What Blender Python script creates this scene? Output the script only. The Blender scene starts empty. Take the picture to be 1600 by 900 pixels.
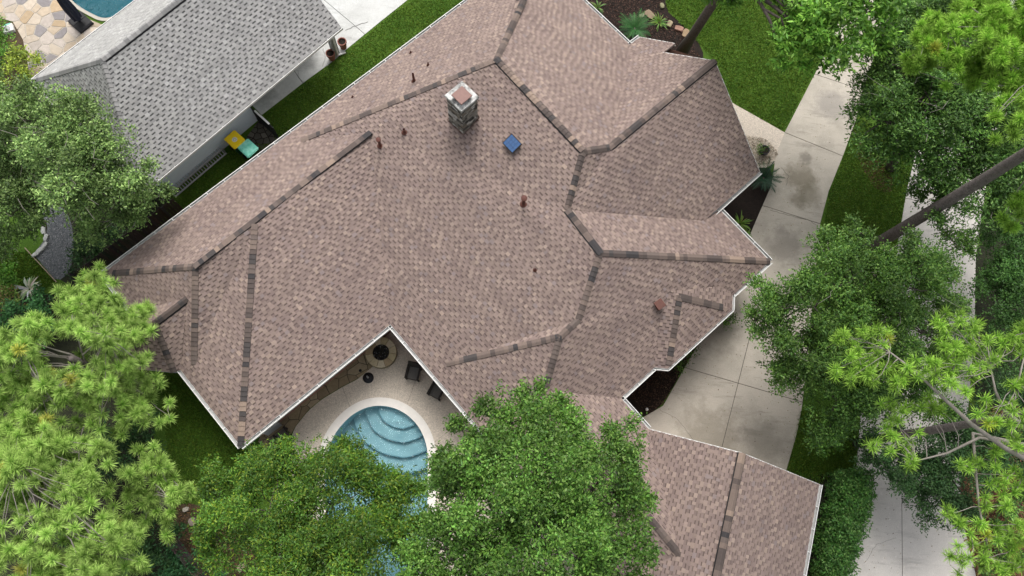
import bpy, bmesh, math, random
import numpy as np
from mathutils import Vector, Matrix
from mathutils.geometry import tessellate_polygon
random.seed(7); RNG = np.random.default_rng(7)
SC = bpy.context.scene
COL = SC.collection
# ------------------------------------------------------------------ camera
FPX, TILT, ROLL, CZ = 1268.45, 0.28059596, 0.09447523, 37.0
RM = Matrix.Rotation(TILT, 3, 'X') @ Matrix.Rotation(ROLL, 3, 'Z')
cd = bpy.data.cameras.new('camera'); cam = bpy.data.objects.new('camera', cd); COL.objects.link(cam)
cam.location = (0, 0, CZ); cam.rotation_euler = RM.to_euler()
cd.sensor_width = 36; cd.lens = 36 * FPX / 1600; cd.clip_end = 2000
SC.camera = cam
SC.render.resolution_x = 1024; SC.render.resolution_y = 576
# ------------------------------------------------------------------ sky, sun, exposure (bright overcast)
SUN_EL, SUN_AZ = math.radians(57), math.radians(-4)
w = bpy.data.worlds.new('World'); SC.world = w; w.use_nodes = True
nt = w.node_tree; nt.nodes.clear()
sky = nt.nodes.new('ShaderNodeTexSky'); sky.sky_type = 'NISHITA'; sky.sun_disc = False
sky.sun_elevation = SUN_EL; sky.sun_rotation = SUN_AZ; sky.dust_density = 4; sky.air_density = 1.2
hs = nt.nodes.new('ShaderNodeHueSaturation'); hs.inputs['Saturation'].default_value = 0.22
bg = nt.nodes.new('ShaderNodeBackground'); bg.inputs['Strength'].default_value = 0.14
wo = nt.nodes.new('ShaderNodeOutputWorld')
nt.links.new(sky.outputs[0], hs.inputs['Color']); nt.links.new(hs.outputs[0], bg.inputs[0]); nt.links.new(bg.outputs[0], wo.inputs[0])
sl = bpy.data.lights.new('sun', 'SUN'); sl.energy = 1.5; sl.angle = math.radians(30); sl.color = (1, .97, .93)
so = bpy.data.objects.new('sun', sl); COL.objects.link(so); so.location = (0, 0, 60)
sv = Vector((math.cos(SUN_EL) * math.sin(SUN_AZ), math.cos(SUN_EL) * math.cos(SUN_AZ), math.sin(SUN_EL)))
so.rotation_euler = sv.to_track_quat('Z', 'Y').to_euler()
SC.view_settings.view_transform = 'Standard'; SC.view_settings.look = 'None'; SC.view_settings.gamma = 1
SC.view_settings.exposure = 0.58

# ------------------------------------------------------------------ helpers
def at(u, v, z=0.0):
    d = RM @ Vector(((u - 800) / FPX, -(v - 450) / FPX, -1)); t = (z - CZ) / d.z
    return Vector((0, 0, CZ)) + d * t
def mpp(u, v, z):                                    # metres per photo pixel at that place
    return ((at(u + 1, v, z) - at(u - 1, v, z)).length + (at(u, v + 1, z) - at(u, v - 1, z)).length) / 4
def lin(c):
    return tuple(((x / 255) / 12.92 if x / 255 < .04045 else ((x / 255 + .055) / 1.055) ** 2.4) for x in c)
def tag(o, label=None, cat=None, group=None, kind=None):
    if label: o['label'] = label
    if cat: o['category'] = cat
    if group: o['group'] = group
    if kind: o['kind'] = kind
    return o
def thing(name, label, cat, loc=(0, 0, 0), rz=0, group=None):
    o = bpy.data.objects.new(name, None); COL.objects.link(o); o.location = loc; o.rotation_euler = (0, 0, rz)
    o.empty_display_size = .3
    return tag(o, label, cat, group)
def link(name, me, mat=None, parent=None, smooth=False, **kw):
    me.name = name
    if mat is not None:
        for m in (mat if isinstance(mat, (list, tuple)) else [mat]): me.materials.append(m)
    if smooth: me.polygons.foreach_set('use_smooth', [True] * len(me.polygons))
    o = bpy.data.objects.new(name, me); COL.objects.link(o)
    if parent is not None: o.parent = parent
    if parent is not None and not any(k in kw for k in ('local',)):   # geometry given in world coordinates
        o.matrix_parent_inverse = parent_world(parent).inverted()
    kw.pop('local', None)
    return tag(o, **kw)
def parent_world(p):
    m = Matrix.LocRotScale(p.location, p.rotation_euler, p.scale)
    if p.parent is not None: m = parent_world(p.parent) @ p.matrix_parent_inverse @ m
    return m
def copy_tree(o, parent=None):
    c = o.copy(); COL.objects.link(c)
    if parent is not None: c.parent = parent; c.matrix_parent_inverse = o.matrix_parent_inverse
    for ch in o.children: copy_tree(ch, c)
    return c

class MB:
    def __init__(s): s.v = []; s.f = []; s.c = []; s.m = []; s.col = (1, 1, 1); s.mi = 0
    def face(s, pts, col=None):
        b = len(s.v); s.v += [tuple(p) for p in pts]; s.f.append(tuple(range(b, b + len(pts)))); s.c.append(col or s.col); s.m.append(s.mi)
    def mesh_add(s, vs, fs):
        b = len(s.v); s.v += [tuple(p) for p in vs]
        for f in fs: s.f.append(tuple(b + i for i in f)); s.c.append(s.col); s.m.append(s.mi)
    def box(s, c, size, rz=0, M=None):
        x, y, z = [k / 2 for k in size]
        vs = [Vector((a * x, b * y, d * z)) for d in (-1, 1) for b in (-1, 1) for a in (-1, 1)]
        R = M or Matrix.Rotation(rz, 3, 'Z')
        vs = [R @ p + Vector(c) for p in vs]
        s.mesh_add(vs, [(0, 2, 3, 1), (4, 5, 7, 6), (0, 1, 5, 4), (2, 6, 7, 3), (0, 4, 6, 2), (1, 3, 7, 5)])
    def bar(s, a, b, wd, ht, up=Vector((0, 0, 1))):           # box along a-b
        a = Vector(a); b = Vector(b); d = (b - a); L = d.length; d.normalize()
        sd = d.cross(up)
        if sd.length < 1e-4: sd = Vector((1, 0, 0))
        sd.normalize(); u = sd.cross(d)
        M = Matrix((sd, d, u)).transposed()
        s.box((a + b) / 2, (wd, L, ht), M=M)
    def tube(s, pts, rad, n=8, cap=True):
        pts = [Vector(p) for p in pts]; b = len(s.v); k = len(pts)
        for i, p in enumerate(pts):
            d = (pts[min(i + 1, k - 1)] - pts[max(i - 1, 0)]).normalized()
            a = d.orthogonal() if abs(d.z) < .9 else d.cross(Vector((0, 1, 0)))
            a = d.cross(Vector((.3, .2, .9))) if abs(d.dot(Vector((.3, .2, .9)).normalized())) < .95 else d.cross(Vector((1, 0, 0)))
            a.normalize(); c = d.cross(a); r = rad[i] if isinstance(rad, (list, tuple)) else rad
            for j in range(n):
                t = 2 * math.pi * j / n; s.v.append(tuple(p + (a * math.cos(t) + c * math.sin(t)) * r))
        for i in range(k - 1):
            for j in range(n):
                j2 = (j + 1) % n
                s.f.append((b + i * n + j, b + i * n + j2, b + (i + 1) * n + j2, b + (i + 1) * n + j)); s.c.append(s.col); s.m.append(s.mi)
        if cap:
            for i in (0, k - 1):
                fc = [b + i * n + j for j in range(n)]
                if i == 0: fc.reverse()
                s.f.append(tuple(fc)); s.c.append(s.col); s.m.append(s.mi)
    def lathe(s, c, prof, n=24):
        c = Vector(c); b = len(s.v)
        for r, z in prof:
            for j in range(n):
                t = 2 * math.pi * j / n; s.v.append((c.x + r * math.cos(t), c.y + r * math.sin(t), c.z + z))
        for i in range(len(prof) - 1):
            for j in range(n):
                j2 = (j + 1) % n
                s.f.append((b + i * n + j, b + i * n + j2, b + (i + 1) * n + j2, b + (i + 1) * n + j)); s.c.append(s.col); s.m.append(s.mi)
    def prism(s, poly, z0, z1, bev=0.0):             # poly: list of xy, top at z1
        poly = [Vector((p[0], p[1])) for p in poly]
        ar = sum(poly[i].x * poly[(i + 1) % len(poly)].y - poly[(i + 1) % len(poly)].x * poly[i].y for i in range(len(poly)))
        if ar < 0: poly.reverse()
        n = len(poly)
        tris = tessellate_polygon([[Vector((p.x, p.y, 0)) for p in poly]])
        cen = sum(poly, Vector((0, 0))) / n
        top = [(p + (cen - p).normalized() * bev) for p in poly] if bev else poly
        b = len(s.v); s.v += [(p.x, p.y, z0) for p in poly] + [(p.x, p.y, z1 - bev * .7) for p in poly]
        if bev: s.v += [(p.x, p.y, z1) for p in top]
        def add(f): s.f.append(tuple(f)); s.c.append(s.col); s.m.append(s.mi)
        for i in range(n):
            j = (i + 1) % n
            add((b + i, b + j, b + n + j, b + n + i))
            if bev: add((b + n + i, b + n + j, b + 2 * n + j, b + 2 * n + i))
        o = b + (2 * n if bev else n)
        for t in tris:
            a, c, d = [poly[k] for k in t]
            t = t if (c - a).cross(d - a) > 0 else (t[0], t[2], t[1])
            add((o + t[0], o + t[1], o + t[2]))
    def build(s, name, mat, parent=None, smooth=False, **kw):
        me = bpy.data.meshes.new(name); me.from_pydata(s.v, [], s.f)
        ca = me.color_attributes.new('Col', 'FLOAT_COLOR', 'CORNER')
        arr = np.ones((len(me.loops), 4), np.float32); k = 0
        cnt = np.array([len(f) for f in s.f]); arr[:, :3] = np.repeat(np.array(s.c, np.float32).reshape(-1, 3), cnt, axis=0)
        ca.data.foreach_set('color', arr.ravel())
        o = link(name, me, mat, parent, smooth, **kw)
        if any(s.m): me.polygons.foreach_set('material_index', s.m)
        me.update()
        return o

# ------------------------------------------------------------------ materials
def mat(name, col, rough=.8, col2=None, scale=5, amt=.5, bump=0, bscale=60, spec=.3, attr=False, detail=6, metallic=0, trans=0, grain=0, gscale=200):
    m = bpy.data.materials.new(name); m.use_nodes = True; t = m.node_tree; N = t.nodes; L = t.links
    b = N['Principled BSDF']; b.inputs['Roughness'].default_value = rough; b.inputs['Specular IOR Level'].default_value = spec
    b.inputs['Metallic'].default_value = metallic
    tc = N.new('ShaderNodeTexCoord')
    src = None
    if attr:
        a = N.new('ShaderNodeAttribute'); a.attribute_name = 'Col'; src = a.outputs['Color']
    else:
        a = N.new('ShaderNodeRGB'); a.outputs[0].default_value = (*col, 1); src = a.outputs[0]
    if col2 is not None:
        n = N.new('ShaderNodeTexNoise'); n.inputs['Scale'].default_value = scale; n.inputs['Detail'].default_value = detail; n.inputs['Roughness'].default_value = .62
        L.new(tc.outputs['Object'], n.inputs['Vector'])
        r = N.new('ShaderNodeValToRGB'); r.color_ramp.elements[0].position = .5 - amt * .4; r.color_ramp.elements[1].position = .5 + amt * .4
        L.new(n.outputs['Fac'], r.inputs[0])
        mx = N.new('ShaderNodeMix'); mx.data_type = 'RGBA'; L.new(r.outputs['Color'], mx.inputs['Factor'])
        L.new(src, mx.inputs['A'])
        if attr:
            mu = N.new('ShaderNodeMix'); mu.data_type = 'RGBA'; mu.blend_type = 'MULTIPLY'; mu.inputs['Factor'].default_value = 1
            L.new(src, mu.inputs['A']); mu.inputs['B'].default_value = (*col2, 1); L.new(mu.outputs['Result'], mx.inputs['B'])
        else: mx.inputs['B'].default_value = (*col2, 1)
        src = mx.outputs['Result']
    if grain:
        n2 = N.new('ShaderNodeTexNoise'); n2.inputs['Scale'].default_value = gscale; n2.inputs['Detail'].default_value = 3
        L.new(tc.outputs['Object'], n2.inputs['Vector'])
        mr = N.new('ShaderNodeMapRange'); mr.inputs['From Min'].default_value = .3; mr.inputs['From Max'].default_value = .7
        mr.inputs['To Min'].default_value = 1 - grain; mr.inputs['To Max'].default_value = 1 + grain
        L.new(n2.outputs['Fac'], mr.inputs['Value'])
        vm = N.new('ShaderNodeVectorMath'); vm.operation = 'SCALE'; L.new(src, vm.inputs[0]); L.new(mr.outputs[0], vm.inputs['Scale'])
        src = vm.outputs[0]
    L.new(src, b.inputs['Base Color'])
    if bump:
        n3 = N.new('ShaderNodeTexNoise'); n3.inputs['Scale'].default_value = bscale; n3.inputs['Detail'].default_value = 5
        L.new(tc.outputs['Object'], n3.inputs['Vector'])
        bm = N.new('ShaderNodeBump'); bm.inputs['Strength'].default_value = bump; bm.inputs['Distance'].default_value = .02
        L.new(n3.outputs['Fac'], bm.inputs['Height']); L.new(bm.outputs[0], b.inputs['Normal'])
    if trans:
        tr = N.new('ShaderNodeBsdfTranslucent'); L.new(src, tr.inputs['Color'])
        ms = N.new('ShaderNodeMixShader'); ms.inputs[0].default_value = trans
        out = N['Material Output']; L.new(b.outputs[0], ms.inputs[1]); L.new(tr.outputs[0], ms.inputs[2]); L.new(ms.outputs[0], out.inputs[0])
    return m
M = {}
M['shingle'] = mat('roof_shingle', (1, 1, 1), .92, (.80, .79, .82), .75, .6, attr=True, grain=.13, gscale=55, spec=.15)
M['grey_shingle'] = mat('grey_roof_shingle', (1, 1, 1), .92, (.88, .88, .9), 1.3, .8, attr=True, grain=.16, gscale=55, spec=.15)
M['attr'] = mat('tinted_surface', (1, 1, 1), .85, (.8, .8, .8), 9, .8, attr=True, grain=.12, gscale=60, spec=.2)
M['stone'] = mat('flagstone', (1, 1, 1), .85, (.72, .7, .68), 5, .7, attr=True, grain=.15, gscale=40, bump=.4, bscale=30, spec=.25)
M['leaf'] = mat('leaf', (1, 1, 1), .5, attr=True, spec=.28, trans=.16)
M['needle'] = mat('pine_needle', (1, 1, 1), .55, attr=True, spec=.25, trans=.15)
M['white'] = mat('white_paint', (.78, .78, .76), .5, (.6, .59, .56), 6, .5, spec=.4)
M['gutter_in'] = mat('gutter_metal', (.5, .5, .49), .5, (.33, .32, .3), 4, .7, spec=.4)
M['brick'] = mat('brick_wall', (.32, .17, .12), .9, (.22, .12, .09), 9, .8, bump=.3)
M['siding'] = mat('pale_blue_siding', (.72, .82, .9), .7, (.68, .78, .87), 2, .7)
M['deck'] = mat('roof_deck', (.16, .13, .12), .95)
M['black'] = mat('black_plastic', (.012, .012, .013), .5)
M['bark'] = mat('tree_bark', (.15, .125, .11), .95, (.06, .048, .042), 9, .8, bump=1, bscale=18, grain=.3, gscale=25)
M['pine_bark'] = mat('pine_bark', (.22, .19, .18), .95, (.07, .056, .052), 7, .9, bump=1, bscale=14, grain=.3, gscale=22)
M['twig'] = mat('pale_twig', (.34, .31, .28), .9, (.2, .17, .15), 6, .8)
M['copper'] = mat('rust_painted_metal', (.13, .045, .03), .6, (.07, .028, .022), 8, .8)
M['cap_metal'] = mat('brown_flue_cap', (.26, .15, .125), .6, (.2, .115, .1), 7, .6)
M['crown'] = mat('mortar_crown', (.72, .71, .68), .9, (.1, .1, .095), 4.2, .35, grain=.15, gscale=30, bump=.3)
M['mulch'] = mat('mulch', (.028, .018, .013), .95, (.008, .006, .005), 5, .9, bump=1, bscale=40, grain=.6, gscale=30)
M['redmulch'] = mat('pine_straw', (.12, .06, .035), .95, (.06, .03, .02), 4, .8, bump=.8, bscale=40, grain=.45, gscale=26)
M['soil'] = mat('bare_soil', (.11, .07, .045), .95, (.05, .04, .02), 3, .8, bump=.8, bscale=30, grain=.4, gscale=22)
M['dark_soil'] = mat('dark_understory_soil', (.03, .035, .015), .95, (.012, .012, .008), 3, .8, bump=.8, bscale=30, grain=.4, gscale=22)  # dark soil and mulch of the beds under trees and shrubs
M['gravel'] = mat('dark_gravel', (.16, .17, .18), .9, (.09, .095, .1), 16, .9, bump=1, bscale=60, grain=.4, gscale=45)
M['pebble'] = mat('exposed_aggregate', (.64, .565, .47), .85, (.5, .43, .36), 9, .8, bump=.6, bscale=70, grain=.32, gscale=34)
M['coping'] = mat('pool_coping', (.82, .78, .72), .7, (.72, .68, .63), 4, .7, grain=.05, gscale=40)
M['plaster'] = mat('pool_plaster', (.44, .60, .64), .8, (.36, .53, .58), 3, .6)
M['plaster2'] = mat('deep_pool_plaster', (.03, .16, .2), .8, (.04, .2, .25), 3, .6)
M['joint'] = mat('dark_joint', (.06, .055, .045), .95)
M['mortar'] = mat('pale_mortar', (.5, .46, .4), .95, (.4, .36, .3), 8, .8)
M['darkmortar'] = mat('dark_mortar', (.12, .1, .075), .95, (.07, .06, .045), 8, .8)
M['terracotta'] = mat('terracotta', (.3, .12, .09), .8, (.2, .09, .07), 12, .8)
M['yellow'] = mat('yellow_lid', (1, .72, .01), .4, (.95, .64, .02), 6, .6, spec=.4)
M['teal'] = mat('faded_teal_lid', (.06, .48, .34), .45, (.34, .75, .62), 4.5, .6, spec=.4)
M['bin'] = mat('dark_green_bin', (.008, .06, .035), .5)
M['wicker'] = mat('dark_wicker', (.035, .028, .024), .7, (.015, .012, .01), 60, .8, bump=.6, bscale=90)
M['cushion'] = mat('charcoal_cushion', (.13, .12, .11), .95, (.09, .085, .08), 20, .7)
M['navy'] = mat('navy_canvas', (.012, .014, .03), .8)
M['iron'] = mat('dark_iron', (.02, .02, .024), .5, metallic=.3)
M['wood'] = mat('weathered_wood', (1, 1, 1), .9, (.6, .58, .55), 12, .9, attr=True, grain=.2, gscale=30)
M['grey_paint'] = mat('grey_metal', (.42, .43, .44), .5, (.3, .3, .3), 8, .7)
M['lava'] = mat('lava_rock', (1, 1, 1), .6, attr=True)
def m_solar():
    m = mat('solar_glass', (.03, .075, .19), .15, (.06, .13, .27), 14, .7, spec=.6); return m
M['solar'] = m_solar()
def m_grass():
    m = bpy.data.materials.new('lawn_grass'); m.use_nodes = True; t = m.node_tree; N = t.nodes; L = t.links; b = N['Principled BSDF']
    b.inputs['Roughness'].default_value = .9; b.inputs['Specular IOR Level'].default_value = .15
    tc = N.new('ShaderNodeTexCoord')
    def noise(sc, de, ro=.6):
        n = N.new('ShaderNodeTexNoise'); n.inputs['Scale'].default_value = sc; n.inputs['Detail'].default_value = de; n.inputs['Roughness'].default_value = ro
        L.new(tc.outputs['Object'], n.inputs['Vector']); return n.outputs['Fac']
    r = N.new('ShaderNodeValToRGB'); e = r.color_ramp.elements
    e[0].position = .3; e[0].color = (.042, .1, .012, 1); e[1].position = .72; e[1].color = (.1, .18, .022, 1)
    L.new(noise(.5, 6), r.inputs[0])
    r2 = N.new('ShaderNodeValToRGB'); e = r2.color_ramp.elements; e[0].position = .62; e[0].color = (0, 0, 0, 1); e[1].position = .8; e[1].color = (1, 1, 1, 1)
    L.new(noise(.33, 5), r2.inputs[0])
    mx = N.new('ShaderNodeMix'); mx.data_type = 'RGBA'; mx.inputs['B'].default_value = (.13, .11, .03, 1)
    L.new(r.outputs[0], mx.inputs['A']); L.new(r2.outputs[0], mx.inputs['Factor'])
    mr = N.new('ShaderNodeMapRange'); mr.inputs['From Min'].default_value = .25; mr.inputs['From Max'].default_value = .75; mr.inputs['To Min'].default_value = .5; mr.inputs['To Max'].default_value = 1.5
    L.new(noise(22, 6, .8), mr.inputs['Value'])
    vm = N.new('ShaderNodeVectorMath'); vm.operation = 'SCALE'; L.new(mx.outputs['Result'], vm.inputs[0]); L.new(mr.outputs[0], vm.inputs['Scale'])
    L.new(vm.outputs[0], b.inputs['Base Color'])
    bm = N.new('ShaderNodeBump'); bm.inputs['Strength'].default_value = 1; bm.inputs['Distance'].default_value = .05
    L.new(noise(30, 4, .7), bm.inputs['Height']); L.new(bm.outputs[0], b.inputs['Normal'])
    return m
M['grass'] = m_grass()
def m_concrete(name, c1, c2, c3, spots=()):
    m = bpy.data.materials.new(name); m.use_nodes = True; t = m.node_tree; N = t.nodes; L = t.links; b = N['Principled BSDF']
    b.inputs['Roughness'].default_value = .85; b.inputs['Specular IOR Level'].default_value = .25
    g = N.new('ShaderNodeNewGeometry'); pos = g.outputs['Position']
    def noise(sc, de, ro=.6, vec=pos):
        n = N.new('ShaderNodeTexNoise'); n.inputs['Scale'].default_value = sc; n.inputs['Detail'].default_value = de; n.inputs['Roughness'].default_value = ro
        L.new(vec, n.inputs['Vector']); return n
    def mix(a, bb, fac, blend='MIX'):
        x = N.new('ShaderNodeMix'); x.data_type = 'RGBA'; x.blend_type = blend
        for s, k in ((a, 'A'), (bb, 'B'), (fac, 'Factor')):
            if isinstance(s, tuple): x.inputs[k].default_value = s
            elif isinstance(s, float): x.inputs[k].default_value = s
            else: L.new(s, x.inputs[k])
        return x.outputs['Result']
    def ramp(src, a, bb):
        r = N.new('ShaderNodeMapRange'); r.interpolation_type = 'SMOOTHSTEP'; r.inputs['From Min'].default_value = a; r.inputs['From Max'].default_value = bb; L.new(src, r.inputs['Value']); return r.outputs[0]
    c = mix((*c1, 1), (*c2, 1), ramp(noise(.55, 7, .65).outputs['Fac'], .38, .66))
    c = mix(c, (*c3, 1), ramp(noise(1.7, 8, .7).outputs['Fac'], .6, .8))
    vr = N.new('ShaderNodeMapping'); vr.inputs['Rotation'].default_value = (0, 0, math.radians(-63)); vr.inputs['Scale'].default_value = (.35, 2.2, 1); L.new(pos, vr.inputs['Vector'])
    c = mix(c, (*[q * .62 for q in c2], 1), ramp(noise(1.1, 8, .7, vr.outputs[0]).outputs['Fac'], .52, .78))
    c = mix(c, (*[min(1, q * 1.18) for q in c1], 1), ramp(noise(3.2, 8, .75).outputs['Fac'], .56, .75))
    nw = noise(1.5, 6, .7)
    for (p, rad, colr, amt) in spots:
        va = N.new('ShaderNodeVectorMath'); va.operation = 'SUBTRACT'; L.new(pos, va.inputs[0]); va.inputs[1].default_value = p
        ln = N.new('ShaderNodeVectorMath'); ln.operation = 'LENGTH'; L.new(va.outputs[0], ln.inputs[0])
        ad = N.new('ShaderNodeMath'); ad.operation = 'MULTIPLY_ADD'; L.new(nw.outputs['Fac'], ad.inputs[0]); ad.inputs[1].default_value = rad * 2.4; L.new(ln.outputs['Value'], ad.inputs[2])
        rr = N.new('ShaderNodeMapRange'); rr.inputs['From Min'].default_value = rad * 1.75; rr.inputs['From Max'].default_value = rad * 2.5; rr.inputs['To Min'].default_value = amt; rr.inputs['To Max'].default_value = 0; L.new(ad.outputs[0], rr.inputs['Value'])
        c = mix(c, (*colr, 1), rr.outputs[0])
    mr = N.new('ShaderNodeMapRange'); mr.inputs['From Min'].default_value = .3; mr.inputs['From Max'].default_value = .7; mr.inputs['To Min'].default_value = .84; mr.inputs['To Max'].default_value = 1.16
    L.new(noise(26, 6, .75).outputs['Fac'], mr.inputs['Value'])
    vm = N.new('ShaderNodeVectorMath'); vm.operation = 'SCALE'; L.new(c, vm.inputs[0]); L.new(mr.outputs[0], vm.inputs['Scale'])
    L.new(vm.outputs[0], b.inputs['Base Color'])
    bm = N.new('ShaderNodeBump'); bm.inputs['Strength'].default_value = .25; bm.inputs['Distance'].default_value = .01
    L.new(noise(50, 4).outputs['Fac'], bm.inputs['Height']); L.new(bm.outputs[0], b.inputs['Normal'])
    return m
dk = (.1, .09, .065)
M['concrete'] = m_concrete('driveway_concrete', (.47, .425, .36), (.38, .345, .29), (.25, .225, .18),
    [(at(1250, 278), .75, (.17, .145, .1), .65), (at(1262, 305), .7, (.17, .15, .105), .6), (at(1246, 310), .45, (.15, .13, .09), .45), (at(1259, 247), .3, (.12, .105, .085), .55), (at(1300, 165), .9, (.24, .22, .2), .6), (at(1225, 385), .9, (.2, .18, .155), .6),
     (at(1115, 520), 1.0, (.2, .18, .15), .6), (at(1110, 680), 1.3, (.22, .195, .15), .6), (at(1190, 690), 1.0, (.25, .23, .19), .6)])
M['pale_concrete'] = m_concrete('pale_concrete', (.56, .525, .485), (.49, .46, .425), (.41, .38, .345))
M['walk_concrete'] = m_concrete('walk_concrete', (.56, .56, .54), (.47, .47, .45), (.34, .34, .33),
    [(at(478, 95), .6, (.2, .2, .19), .6), (at(410, 150), .7, (.24, .24, .23), .6)])
def m_water(name, tint, bscale=4.5):
    m = bpy.data.materials.new(name); m.use_nodes = True; t = m.node_tree; N = t.nodes; L = t.links; N.remove(N['Principled BSDF'])
    g = N.new('ShaderNodeNewGeometry')
    tr = N.new('ShaderNodeBsdfTransparent'); tr.inputs[0].default_value = (*tint, 1)
    gl = N.new('ShaderNodeBsdfGlossy'); gl.inputs['Roughness'].default_value = .04
    fr = N.new('ShaderNodeFresnel'); fr.inputs[0].default_value = 1.33
    n = N.new('ShaderNodeTexNoise'); n.inputs['Scale'].default_value = bscale; n.inputs['Detail'].default_value = 4; n.inputs['Distortion'].default_value = .6; L.new(g.outputs['Position'], n.inputs['Vector'])
    bm = N.new('ShaderNodeBump'); bm.inputs['Strength'].default_value = 1; bm.inputs['Distance'].default_value = .2; L.new(n.outputs['Fac'], bm.inputs['Height'])
    for x in (gl, fr): L.new(bm.outputs[0], x.inputs['Normal'])
    ms = N.new('ShaderNodeMixShader'); L.new(fr.outputs[0], ms.inputs[0]); L.new(tr.outputs[0], ms.inputs[1]); L.new(gl.outputs[0], ms.inputs[2])
    L.new(ms.outputs[0], N['Material Output'].inputs[0]); return m
M['water'] = m_water('pool_water', (.82, .95, .97))

# ------------------------------------------------------------------ polygon tools
def clip(poly, a, b, c):                               # keep a*x+b*y <= c
    out = []; n = len(poly)
    for i in range(n):
        p, q = poly[i], poly[(i + 1) % n]; dp = a * p[0] + b * p[1] - c; dq = a * q[0] + b * q[1] - c
        if dp <= 0: out.append(p)
        if (dp < 0 < dq) or (dq < 0 < dp):
            t = dp / (dp - dq); out.append((p[0] + t * (q[0] - p[0]), p[1] + t * (q[1] - p[1])))
    return out
def inside(p, poly):
    r = False; n = len(poly)
    for i in range(n):
        a, b = poly[i], poly[(i + 1) % n]
        if (a[1] > p[1]) != (b[1] > p[1]) and p[0] < (b[0] - a[0]) * (p[1] - a[1]) / (b[1] - a[1]) + a[0]: r = not r
    return r
def area(poly): return sum(poly[i][0] * poly[(i + 1) % len(poly)][1] - poly[(i + 1) % len(poly)][0] * poly[i][1] for i in range(len(poly))) / 2
def inset(poly, d):
    s = 1 if area(poly) > 0 else -1; n = len(poly); out = []
    for i in range(n):
        p0, p1, p2 = [Vector(poly[(i + k) % n][:2]) for k in (-1, 0, 1)]
        e1 = (p1 - p0).normalized(); e2 = (p2 - p1).normalized()
        n1 = Vector((-e1.y, e1.x)) * s; n2 = Vector((-e2.y, e2.x)) * s
        k = n1 + n2; L = max(k.length_squared, .15); out.append(tuple(p1 + k * (2 * d / L)))
    return out
def shrink_cell(poly, d):                              # convex polygon inset by half planes
    if area(poly) < 0: poly = poly[::-1]
    out = poly; n = len(poly)
    for i in range(n):
        p, q = poly[i], poly[(i + 1) % n]; ex, ey = q[0] - p[0], q[1] - p[1]; L = math.hypot(ex, ey)
        if L < 1e-5: continue
        a, b = ey / L, -ex / L; out = clip(out, a, b, a * p[0] + b * p[1] - d)
        if len(out) < 3: return None
    return out
def sheet(name, pts, z, m, holes=(), kind='structure', **kw):
    polys = [[Vector((p[0], p[1], 0)) for p in pts]] + [[Vector((p[0], p[1], 0)) for p in h] for h in holes]
    flat = [p for q in polys for p in q]; mb = MB(); mb.v = [(p.x, p.y, z) for p in flat]
    for t in tessellate_polygon(polys):
        a, b, c = [flat[k] for k in t]
        if (b - a).cross(c - a).z < 0: t = (t[0], t[2], t[1])
        mb.f.append(tuple(t)); mb.c.append((1, 1, 1)); mb.m.append(0)
    return mb.build(name, m, kind=kind, **kw)
def pxp(l, z=0.0): return [tuple(at(u, v, z)[:2]) for u, v in l]
def smooth_poly(pts, it=2):
    for _ in range(it):
        o = []
        for i in range(len(pts)):
            a, b = pts[i], pts[(i + 1) % len(pts)]
            o += [(a[0] * .75 + b[0] * .25, a[1] * .75 + b[1] * .25), (a[0] * .25 + b[0] * .75, a[1] * .25 + b[1] * .75)]
        pts = o
    return pts
def voronoi(region, spacing, jit=.38, cut=()):
    xs = [p[0] for p in region]; ys = [p[1] for p in region]; seeds = []
    y = min(ys) - spacing; k = 0
    while y < max(ys) + spacing:
        x = min(xs) - spacing + (k % 2) * spacing / 2
        while x < max(xs) + spacing:
            seeds.append((x + random.uniform(-jit, jit) * spacing, y + random.uniform(-jit, jit) * spacing)); x += spacing
        y += spacing * .87; k += 1
    cells = []
    for s in seeds:
        c = [(s[0] - 2 * spacing, s[1] - 2 * spacing), (s[0] + 2 * spacing, s[1] - 2 * spacing), (s[0] + 2 * spacing, s[1] + 2 * spacing), (s[0] - 2 * spacing, s[1] + 2 * spacing)]
        for q in seeds:
            if q is s or abs(q[0] - s[0]) > 3 * spacing or abs(q[1] - s[1]) > 3 * spacing: continue
            a, b = q[0] - s[0], q[1] - s[1]
            c = clip(c, a, b, (q[0] ** 2 + q[1] ** 2 - s[0] ** 2 - s[1] ** 2) / 2)
            if len(c) < 3: break
        if len(c) >= 3: cells.append((s, c))
    return cells
def clip_region(cell, region):                          # cell convex, region any polygon: returns region ∩ cell
    c = cell if area(cell) > 0 else cell[::-1]; out = list(region)
    for i in range(len(c)):
        p, q = c[i], c[(i + 1) % len(c)]; ex, ey = q[0] - p[0], q[1] - p[1]; L = math.hypot(ex, ey)
        if L < 1e-6: continue
        a, b = ey / L, -ex / L; out = clip(out, a, b, a * p[0] + b * p[1])
        if len(out) < 3: return None
    return out
def flagstones(parent, region, spacing, z0, z1, cols, gap=.02, mt=None):
    for s, c in voronoi(region, spacing):
        c = shrink_cell(c, gap)
        if not c: continue
        r = clip_region(c, region)
        if not r or abs(area(r)) < .015: continue
        mb = MB(); mb.col = random.choices([k[0] for k in cols], [k[1] for k in cols])[0]
        f = random.uniform(.88, 1.12); mb.col = tuple(x * f for x in mb.col)
        mb.prism(r, z0, z1 + random.uniform(-.004, .006), .008); mb.build('flagstone', mt or M['stone'], parent)

# ------------------------------------------------------------------ GROUND
def ellipse(c, rx, ry, n=40, rot=0, a0=0, a1=2 * math.pi):
    o = []
    for i in range(n):
        t = a0 + (a1 - a0) * i / n; x, y = rx * math.cos(t), ry * math.sin(t)
        o.append((c[0] + x * math.cos(rot) - y * math.sin(rot), c[1] + x * math.sin(rot) + y * math.cos(rot)))
    return o
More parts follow.
